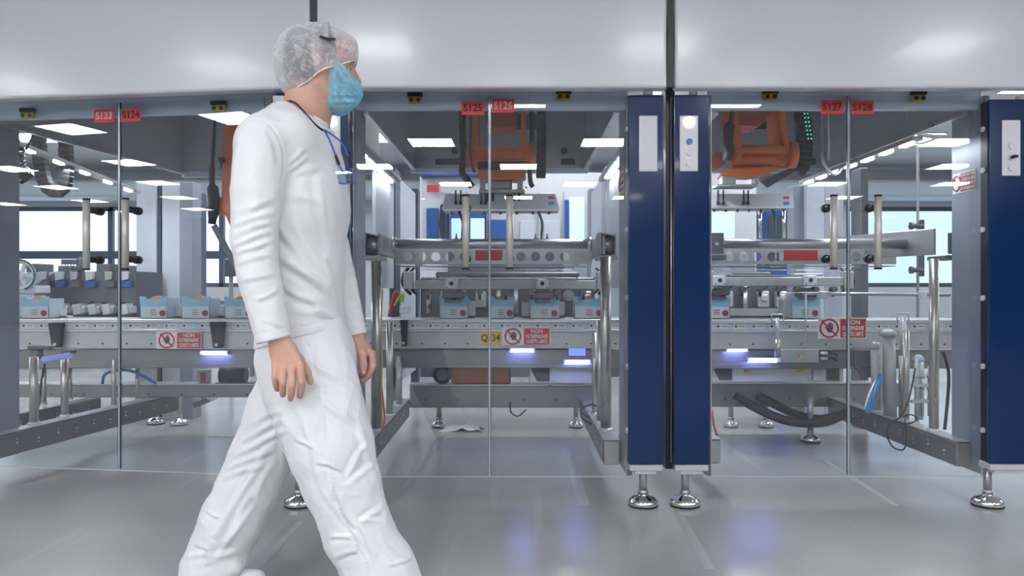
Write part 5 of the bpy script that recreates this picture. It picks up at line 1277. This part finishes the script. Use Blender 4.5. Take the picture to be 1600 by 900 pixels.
def build_person():
    base = at(480, 455, PD); root = thing('person', 'walking person in white shirt and trousers, hair net and blue beard net', 'person', (base.x, PD, 0))
    skins = []
    # head frame: x forward, y to the left ear, z up
    yaw, pitch = math.radians(20), math.radians(4)
    Rh = np.array(Matrix.Rotation(yaw, 3, 'Z') @ Matrix.Rotation(pitch, 3, 'Y')); H0 = q(499, 106, 0)
    def h(x, y, z): return H0 + Rh @ np.array([x, y, z], np.float32)
    lo, hi = (-1.10, PD - .45, 0.0), (-.36, PD + .45, 1.80)
    f = Field(lo, hi, .0034)
    # torso and legs (under the clothes)
    f.cone(q(462, 240, 0), q(474, 520, 0), .105, .10, .03, 1.45); f.cone(q(478, 530, 0), q(482, 570, 0), .098, .10, .03, 1.2)
    f.cone(q(455, 205, -.12), q(488, 205, .12), .055, .055, .04)
    sh = q(412, 222, -.175); el = q(398, 388, -.235); wr = q(437, 535, -.235)
    sh2 = q(490, 226, .165); el2 = q(520, 385, .19); wr2 = q(555, 530, .125)
    f.cone(sh, el, .05, .038, .03); f.cone(el, wr, .038, .027, .015)
    f.cone(sh2, el2, .05, .038, .03); f.cone(el2, wr2, .038, .027, .015)
    kn = q(530, 745, -.10); an = q(602, 925, -.09); kn2 = q(400, 735, .10); an2 = q(322, 905, .11)
    f.cone(q(492, 590, -.085), kn, .082, .055, .03); f.cone(kn, an, .052, .036, .02)
    f.cone(q(470, 590, .085), kn2, .082, .055, .03); f.cone(kn2, an2, .052, .036, .02)
    fh = Vector(an); f.cone(an, (an[0] + .02, an[1], .035), .034, .03, .01); f.cone((an[0] - .01, an[1], .035), (an[0] + .15, an[1] - .01, .05), .028, .022, .01)
    f.cone(an2, (an2[0] - .02, an2[1], .06), .034, .03, .01); f.cone((an2[0] - .02, an2[1], .06), (an2[0] + .15, an2[1], .03), .03, .02, .01)
    # neck
    f.cone(q(481, 200, 0), h(-.022, 0, -.045), .058, .054, .03); f.cone(q(472, 196, 0), h(-.050, 0, -.03), .045, .045, .03)
    f.cone(q(452, 200, -.07), q(480, 168, -.02), .045, .045, .05); f.cone(q(484, 200, .07), q(490, 168, .02), .045, .045, .05)
    # head
    f.ell(h(-.010, 0, .030), (.098, .077, .084), .02, R=Rh)
    f.ell(h(.030, 0, -.030), (.062, .060, .082), .03, R=Rh)
    for s_ in (-1, 1):
        f.cone(h(.0, s_ * .050, -.058), h(.066, s_ * .014, -.098), .020, .019, .03)
        f.cone(h(.078, s_ * .012, .023), h(.062, s_ * .046, .020), .013, .012, .018)
        f.ell(h(.058, s_ * .042, -.020), (.024, .022, .022), .02, R=Rh)
        f.ell(h(.094, s_ * .030, .002), (.015, .017, .011), .008, 's', R=Rh)
        f.cone(h(.105, s_ * .011, -.030), h(.100, s_ * .014, -.030), .0085, .008, .006)
        f.cone(h(.090, s_ * .016, -.0525), h(.099, 0, -.0500), .006, .0075, .005)
        f.cone(h(.088, s_ * .015, -.0640), h(.096, 0, -.0650), .006, .0085, .005)
        f.cone(h(-.012, s_ * .079, -.024), h(-.018, s_ * .084, .022), .008, .015, .008)
        f.ell(h(-.010, s_ * .094, .008), (.009, .008, .017), .005, 's', R=Rh)
        f.cone(h(.085, s_ * .018, .0055), h(.080, s_ * .042, .004), .005, .004, .004)   # upper lid
    f.cone(h(.092, 0, .020), h(.117, 0, -.024), .0085, .0115, .012)
    f.cone(h(.080, 0, -.086), h(.078, 0, -.094), .019, .019, .02)
    f.ell(h(.060, 0, .060), (.042, .060, .045), .03, R=Rh)
    # right hand: its back to the camera, fingers hanging
    D = -.235
    def chain(pts, rs, k=.006):
        for a, b, ra, rb in zip(pts, pts[1:], rs, rs[1:]): f.cone(q(*a), q(*b), ra, rb, k)
    f.cone(q(437, 530, D), q(438, 546, D), .026, .026, .012, .75)
    for x0, x1, y1 in ((431, 430.5, 570), (438, 443, 575), (446, 456, 575), (454, 468.5, 569)):
        f.cone(q(x0 + 1, 545, D), q(x1, y1, D - .012), .0150, .0112, .018)
    chain([(430.5, 571, D - .016), (430, 589, D - .024), (431, 600, D - .014), (433, 608, D + .004)], [.0112, .0098, .0091, .0080], .0012)
    chain([(443, 577, D - .018), (441.5, 598, D - .026), (441.5, 609, D - .016), (442, 617, D + .002)], [.0115, .0101, .0095, .0084], .0012)
    chain([(456, 577, D - .018), (456, 602, D - .026), (455, 614, D - .016), (454, 623, D + .002)], [.0116, .0103, .0097, .0086], .0012)
    chain([(469.2, 571, D - .015), (471.5, 597, D - .022), (470, 610, D - .012), (468.5, 619, D + .004)], [.0116, .0103, .0097, .0086], .0012)
    chain([(450, 545, D + .004), (466, 562, D + .012), (479, 580, D + .016), (485.5, 597, D + .012)], [.0170, .0150, .0112, .0085], .006)
    # left hand: thumb side to the camera
    E = .125
    f.cone(q(555, 526, E), q(560, 542, E), .027, .027, .012, .8)
    for x1, y1, e in ((581, 553, -.022), (580, 556, -.002), (577, 560, .017), (573, 564, .034)):
        f.cone(q(561, 540, E + e * .5), q(x1, y1, E + e), .0165, .0118, .016)
    chain([(581, 553, E - .022), (582, 573, E - .026), (575, 587, E - .032), (568, 595, E - .032)], [.0120, .0108, .0098, .0086])
    chain([(580, 557, E - .002), (580, 578, E - .004), (571, 591, E - .008), (563, 596, E - .010)], [.0120, .0108, .0098, .0086])
    chain([(577, 560, E + .017), (576, 580, E + .016), (567, 591, E + .012), (560, 594, E + .010)], [.0115, .0102, .0092, .0082])
    chain([(573, 564, E + .034), (570, 580, E + .034), (562, 588, E + .032), (556, 589, E + .030)], [.0105, .0092, .0085, .0076])
    chain([(560, 540, E - .022), (565, 553, E - .040), (567.5, 570, E - .052), (568, 582, E - .056)], [.0165, .0145, .0118, .0092], .010)
    V, Q = f.mesh(); V = relax(V, Q, 1, .4); del f; skins.append((V, Q))
    body = link_np('body', V, Q, 'skin', root)
    # nails
    m = MB()
    for (x, y, dy) in ((568.3, 581, E - .0655),):
        m.ball(q(x, y, dy), .0058, 10, (.9, .35, 1.2))
    m.build('thumbnail', 'nail', root)
    # eye and brow
    for s_ in (-1, 1):
        m = MB(); m.ball(h(.0735, s_ * .030, .002), .0150, 16); ey = m.build('eye', 'eye_white', root)
        m = MB(); m.ball(h(.0845, s_ * .031, .002), .0062, 12, (.6, 1, 1)); m.build('iris', 'eye_dark', ey)
        m = MB(); m.tube([h(.095, s_ * .014, .0225), h(.091, s_ * .028, .0275), h(.074, s_ * .049, .0215)], .0032, 6)
        m.build('eyebrow', 'hair_dark', root)
        m = MB(); m.tube([h(.0895, s_ * .018, .0040), h(.0890, s_ * .030, .0060), h(.079, s_ * .043, .0015)], .0016, 6)
        m.build('eyelash', 'hair_dark', root)
    # hair
    f = Field(H0 - .16, H0 + .16, .003)
    f.ell(h(-.012, 0, .034), (.101, .0800, .0865), .005, R=Rh)
    n = Rh @ np.array([.42, 0, -.9]); f.cut(h(.045, 0, .012), n); n = Rh @ np.array([1, 0, -.35]); f.cut(h(.066, 0, .055), n)
    f.ell(h(-.035, 0, -.03), (.068, .066, .05), .02, R=Rh); n = Rh @ np.array([.35, 0, -.9]); f.cut(h(-.04, 0, -.052), n)
    V, Q = f.mesh(); link_np('hair', V, Q, 'hair_dark', root)
    # hair net: puffed towards the back, gathered along a line from brow to nape
    f = Field(H0 - .19, H0 + .19, .0028)
    f.ell(h(-.012, 0, .040), (.113, .090, .092), .01, R=Rh); f.ell(h(-.060, 0, -.012), (.070, .084, .092), .05, R=Rh)
    f.ell(h(.052, 0, .060), (.062, .070, .058), .03, R=Rh)
    f.ell(h(-.005, -.072, -.005), (.035, .026, .040), .03, R=Rh); f.ell(h(-.005, .072, -.005), (.035, .026, .040), .03, R=Rh)
    nn = np.array([.54, .04, -.84]); nn = nn / np.linalg.norm(nn); pn = q(505, 109, -.09); f.cut(pn, nn)
    V, Q = f.mesh(); N = vnormals(V, Q)
    keep = ~((np.abs((V - pn) @ nn) < .0022)[Q].all(1))          # open underside
    V = ripple(V, N, 3, .0045, 48, (1, 1, .8), 6); V = ripple(V, vnormals(V, Q), 8, .0022, 110, (1, 1, 1), 6)
    V = folds(V, N, [(455, 60, 500, 80, 4, .005), (500, 75, 512, 105, 3, .004), (462, 68, 478, 120, 3, .004), (480, 75, 470, 130, 3, .004), (450, 105, 490, 122, 3, .004), (441, 88, 452, 135, 3, .005), (512, 62, 552, 84, 3, .004), (525, 50, 545, 75, 3, .003), (470, 60, 505, 100, 3, .005)])
    link_np('hair_net', V, Q[keep], 'hair_net', root)
    hem(V, Q[keep], nn, 'net_elastic', 'sign_white', root, .0026)
    # beard net
    f = Field(H0 - .19, H0 + .19, .0028)
    f.ell(h(.052, 0, -.058), (.074, .070, .072), .01, R=Rh); f.ell(h(.084, 0, -.060), (.046, .044, .046), .03, R=Rh)
    f.ell(h(.02, 0, -.02), (.060, .080, .062), .03, R=Rh); f.ell(h(.050, 0, -.105), (.050, .052, .030), .02, R=Rh); f.ell(h(.058, 0, -.012), (.056, .073, .05), .02, R=Rh)
    nb = Rh @ np.array([-1, 0, .05]); pb = h(.024, 0, 0); f.cut(pb, nb)
    nt_ = Rh @ np.array([.50, 0, .866]); pt = h(.030, 0, .019); f.cut(pt, nt_)
    V, Q = f.mesh(); N = vnormals(V, Q)
    nt_ = nt_ / np.linalg.norm(nt_); nb = nb / np.linalg.norm(nb)
    keep = ~(((np.abs((V - pb) @ nb) < .0024) | (np.abs((V - pt) @ nt_) < .0024))[Q].all(1))
    V = ripple(V, N, 5, .004, 45, (1, 1, 1), 6); V = folds(V, N, [(516, 108, 560, 150, 3, .006), (515, 150, 562, 148, 3, .005), (520, 130, 545, 165, 3, .004), (520, 160, 560, 160, 3, .005), (524, 120, 530, 175, 3, .004), (540, 125, 566, 150, 3, .004)])
    link_np('beard_net', V, Q[keep], 'beard_net', root)
    # headset band over the crown
    m = MB(); arc = []
    for i in range(13):
        t = math.radians(-8 + 196 * i / 12); arc.append(h(.006, -.088 * math.cos(t) , .052 + .082 * math.sin(t)))
    m.tube(arc[1:-1], (.008, .0022), 8, flat=(1, 0, 0)); hb = m.build('headset_band', 'strap_grey', root)
    m = MB(); m.tube([h(-.012, -.0905, .066), h(.010, -.0935, .062), h(.032, -.0900, .066)], .0042, 8); m.build('headset_clip', 'black_plastic', hb)
    # ---------------- shirt
    f = Field((-1.10, PD - .42, .70), (-.36, PD + .42, 1.62), .0042)
    f.cone(q(460, 266, 0), q(466, 330, 0), .145, .142, .05, 1.22); f.cone(q(466, 330, 0), q(468, 420, 0), .142, .124, .05, 1.22)
    f.cone(q(468, 420, 0), q(472, 580, 0), .124, .138, .05, 1.22); f.cone(q(452, 212, -.13), q(486, 220, .12), .075, .072, .06)
    f.cone(q(476, 230, 0), q(484, 290, 0), .08, .095, .05, 1.1)
    f.cone(q(462, 200, -.03), q(468, 200, .03), .062, .062, .06)
    f.cone(q(440, 188, -.05), q(408, 208, -.17), .048, .050, .05); f.cone(q(478, 192, .05), q(494, 216, .16), .048, .050, .05)
    f.cut(q(470, 528, 0), (.27, 0, -1))
    f.cone(q(406, 225, -.19), q(402, 300, -.215), .073, .072, .035); f.cone(q(402, 300, -.215), q(397, 375, -.235), .072, .063, .008)
    wv = wr - el; cu = q(428, 532, -.235); cu2 = q(556, 524, .125)
    f.cone(q(397, 375, -.235), q(404, 430, -.24), .062, .058, .006); f.cone(q(404, 430, -.24), cu, .058, .048, .004, cap=(.26, 0, -1))
    f.cone(q(490, 230, .165), q(516, 385, .19), .070, .058, .03); f.cone(q(520, 385, .19), cu2, .056, .036, .006, cap=(.22, 0, -1))
    f.cut(q(478, 178, 0), (.53, 0, .85)); f.cone(q(480, 184, 0), q(500, 140, 0), .067, .075, .006, op='s', ky=1.0)
    V, Q = f.mesh(); V = relax(V, Q, 2, .5); N = vnormals(V, Q); del f
    V = ripple(V, N, 11, .0035, 17, (1, 1, .8), 6); V = ripple(V, vnormals(V, Q), 32, .0014, 40, (1, 1, .9), 7)
    V = folds(V, N, [
        (364, 352, 430, 330, 6, .005), (363, 368, 428, 345, 6, .006), (364, 384, 426, 358, 6, .006), (366, 396, 424, 376, 5, .005), (370, 412, 428, 396, 5, .003),
        (378, 440, 432, 425, 5, .003), (398, 470, 436, 452, 5, .004), (390, 330, 432, 305, 7, .004), (366, 335, 420, 310, 8, .003), (408, 500, 448, 512, 5, .003),
        (443, 268, 482, 245, 6, .007), (447, 262, 475, 230, 5, .005), (446, 278, 500, 258, 8, .004), (444, 300, 505, 320, 10, .004),
        (430, 340, 475, 405, 9, .007), (455, 345, 520, 440, 10, .007), (432, 395, 500, 450, 9, .008), (470, 420, 516, 460, 7, .007), (436, 445, 500, 475, 8, .007),
        (480, 465, 530, 505, 8, .006), (450, 480, 520, 495, 8, .005), (505, 400, 530, 480, 8, .005), (500, 270, 515, 400, 9, .004), (515, 300, 525, 380, 7, .003), (420, 200, 437, 260, 7, -.004),
        (372, 215, 364, 300, 6, .003), (400, 300, 430, 380, 8, .003), (560, 500, 545, 515, 4, .003), (540, 440, 556, 432, 4, .003), (542, 470, 562, 460, 4, .003), (388, 470, 400, 530, 7, .003)])
    N = vnormals(V, Q); u = CX + F * V[:, 0] / V[:, 1]; v = CY + F * (CH - V[:, 2]) / V[:, 1]
    # stitched hems: a shallow groove above each hem, the armhole seam
    g = np.zeros(len(V))
    hp = q(470, 528, 0); dn = ((V - hp) @ (np.array([.27, 0, -1]) / math.hypot(.27, 1)))
    tors = (u > 452) & (u < 542) | (v > 538)
    g += np.exp(-((dn + .026) / .0035) ** 2) * tors
    dc = (V - cu) @ (np.array([.26, 0, -1]) / math.hypot(.26, 1)); g += np.exp(-((dc + .026) / .0035) ** 2) * (V[:, 1] < PD - .15)
    arc_r = np.hypot((u - 398) / 1.0, (v - 255) / 1.5); g += np.exp(-((arc_r - 46) / 1.6) ** 2) * (u > 385) * (v < 285) * (V[:, 1] < PD - .05) * .9
    V = V - N * (g * .0028)[:, None]
    skins.append((V, Q))
    shirt = link_np('long_sleeve_shirt', V, Q, 'shirt_cotton', root)
    m = MB(); ring = [Vector(q(478.5 + 30.5 * math.cos(t), 177.5 + 19 * math.cos(t), .074 * math.sin(t))) for t in [2 * math.pi * k / 36 for k in range(37)]]
    m.tube(ring, .0088, 12, smooth=0); m.build('collar', 'shirt_cotton', shirt)
    # ---------------- trousers
    f = Field((-1.10, PD - .36, .02), (-.24, PD + .36, .98), .0042)
    f.cone(q(474, 495, 0), q(479, 560, 0), .122, .140, .04, 1.15); f.cone(q(479, 560, 0), q(484, 606, 0), .140, .138, .04, 1.1)
    R1 = [(487, 590, -.07, .134), (500, 650, -.095, .128), (518, 700, -.10, .124), (533, 752, -.10, .113), (560, 830, -.10, .101), (592, 888, -.095, .104), (606, 918, -.095, .104)]
    for a, b in zip(R1, R1[1:]):
        last = b is R1[-1]
        f.cone(q(*a[:3]), q(*b[:3]), a[3], b[3], .02, .84, cap=(.25, 0, -1) if last else None)
    R2 = [(468, 590, .07, .122), (440, 650, .09, .112), (409, 713, .10, .100), (388, 762, .10, .100), (364, 810, .105, .104), (341, 860, .11, .094), (330, 888, .11, .097), (326, 912, .11, .097)]
    for i, (a, b) in enumerate(zip(R2, R2[1:])):
        last = b is R2[-1]
        f.cone(q(*a[:3]), q(*b[:3]), a[3], b[3], .02 if i < 2 else .015, .84, cap=(-.1, 0, -1) if last else None)
    f.cone(q(345, 893, .07), q(366, 888, .07), .035, .022, .03)
    V, Q = f.mesh(); V = relax(V, Q, 2, .5); N = vnormals(V, Q); del f
    V = ripple(V, N, 21, .006, 15, (1, 1, .6), 7); V = ripple(V, vnormals(V, Q), 31, .0026, 42, (1, 1, .8), 7)
    V = folds(V, N, [(a_, b_, c_, d_, w_ * .72, h_ * .85) for a_, b_, c_, d_, w_, h_ in [
        (395, 660, 440, 640, 8, .006), (375, 690, 445, 655, 8, .007), (362, 712, 450, 672, 8, .007), (352, 735, 430, 700, 8, .006), (345, 748, 410, 728, 7, .006), (410, 720, 370, 790, 10, .006),
        (430, 720, 395, 780, 10, .005), (322, 800, 345, 808, 6, .004), (400, 790, 350, 850, 9, .007), (304, 850, 330, 858, 6, .006), (330, 845, 322, 885, 9, .006), (375, 862, 300, 880, 9, .006), (290, 872, 350, 862, 8, .006),
        (462, 685, 492, 700, 5, .006), (495, 720, 535, 735, 6, .006), (575, 690, 540, 745, 8, .007), (585, 720, 545, 760, 8, .006), (535, 800, 560, 825, 7, .007), (598, 790, 562, 820, 8, .008), (598, 812, 560, 815, 7, .006),
        (515, 840, 550, 838, 6, .006), (530, 770, 545, 815, 8, .006), (560, 820, 590, 870, 8, .007), (520, 700, 515, 790, 8, .004), (480, 560, 545, 600, 12, .006), (500, 620, 570, 680, 10, .006), (492, 545, 505, 600, 7, .005),
        (480, 530, 492, 545, 5, .004), (600, 850, 640, 885, 7, .005), (605, 885, 645, 870, 6, .006), (520, 870, 560, 860, 7, .005), (440, 640, 445, 740, 9, .004), (425, 690, 330, 840, 9, .006), (400, 760, 335, 880, 9, .006), (470, 640, 500, 760, 9, .004), (555, 640, 590, 760, 9, .005), (500, 760, 590, 880, 8, .004)]])
    N = vnormals(V, Q); u = CX + F * V[:, 0] / V[:, 1]; v = CY + F * (CH - V[:, 2]) / V[:, 1]
    # puckered side seam down the near leg
    sx = np.interp(v, [530, 600, 700, 780, 830, 880], [490, 505, 512, 527, 545, 572]); near = (V[:, 1] < PD - .03) & (N[:, 1] < 0)
    V = V - N * (np.exp(-((u - sx) / 2.2) ** 2) * near * (.0025 + .0018 * np.sin(v * .9)))[:, None]
    link_np('trousers', V, Q, 'trouser_cotton', root)
    # shoes
    for (a, tip, px_) in ((an, -.10, 0), (an2, .0, 1)):
        f = Field((a[0] - .12, a[1] - .09, -.005), (a[0] + .26, a[1] + .09, .15), .004)
        f.cone((a[0] - .03, a[1], .045), (a[0] + .03, a[1], .075), .040, .042, .03); f.cone((a[0] - .03, a[1], .04), (a[0] + .16, a[1] - .005, .035), .036, .030, .03, 1.25)
        f.cut((0, 0, 0.004), (0, 0, -1))
        V, Q = f.mesh(); link_np('shoe', V, Q, 'shoe_white', root)
    # glasses hanging from a neck cord
    g = thing('safety_glasses', 'clear blue safety glasses hanging on a cord around the walking person\'s neck', 'glasses', tuple(at(540, 275, PD - .03)))
    from mathutils.bvhtree import BVHTree
    trees = [BVHTree.FromPolygons(v.tolist(), p.tolist()) for v, p in skins]
    def lay(px, py, off=.004):
        o = Vector((0, 0, CH)); d = (Vector(q(px, py)) - o).normalized(); best = 9
        for t in trees:
            r = t.ray_cast(o, d)
            if r[0] is not None: best = min(best, r[3])
        return o + d * (best - off) if best < 9 else None
    near = [lay(*p) for p in ((452, 157.5), (457, 159), (463, 162), (470, 169), (477, 177), (484, 185), (491, 193), (498, 199), (504, 203))]
    near = [p for p in near if p is not None and abs(p.y - PD) < .2]
    far = [q(447, 158, 0.0), q(462, 158, .085), q(492, 176, .085), q(510, 195, .04)]
    m = MB(); m.tube(near + [q(509, 204.5, -.035), q(514, 206, -.01)], .0030, 8); m.build('neck_cord', 'rubber', g)
    m = MB(); m.tube([near[0] + Vector((-.006, .01, .002))] + far + [q(514, 206, -.01)], .0034, 8); m.build('neck_cord', 'rubber', g)
    for pts in ([(507, 203, -.055), (512, 213, -.058), (518, 226, -.06), (525, 244, -.06), (530, 257, -.05), (537, 271, -.045)], [(509, 204, -.03), (518, 210, .0), (530, 219, .025), (538, 230, .03), (544, 245, .03), (548, 262, .02), (549, 270, .01)]):
        pw = []
        for p in pts:
            w_ = Vector(q(*p)); l_ = lay(p[0], p[1], .006)
            if l_ is not None and l_.y < w_.y + .003: w_ = l_
            pw.append(w_)
        m = MB(); m.tube(pw, .0024, 8); t = m.build('temple', 'cord_blue', g)
        a, b = pw[-3], pw[-2]; m = MB(); m.tube([a, (a + b) / 2, b], .0042, 8); m.build('temple_tip', 'rubber', t)
    m = MB(); a = lay(524, 241, .007) or Vector(q(524, 241, -.06)); m.tube([a, a + Vector((.003, 0, -.009))], .0045, 8); m.build('red_toggle', 'cord_red', g)
    for cx_, dy in ((533, -.045), (546, .005)):
        m = MB(); c = Vector(q(cx_, 277, dy)); l_ = lay(cx_, 277, .02); c = l_ if (l_ is not None and l_.y < c.y) else c; R_ = Matrix.Rotation(.5, 3, 'Z') @ Matrix.Rotation(.35, 3, 'Y')
        pr = [(math.cos(t) * (.026 if math.cos(t) > 0 else .023), math.sin(t) * .017) for t in [2 * math.pi * k / 20 for k in range(20)]]
        m.prism([c + R_ @ Vector((x, 0, z)) for x, z in pr], R_ @ Vector((0, .0022, 0))); ln = m.build('lens', 'lens_clear', g)
        m = MB(); m.tube([c + R_ @ Vector((x * 1.02, .001, z * 1.02)) for x, z in pr[9:21]], .0017, 6); m.build('rim', 'cord_blue', ln)
build_person()
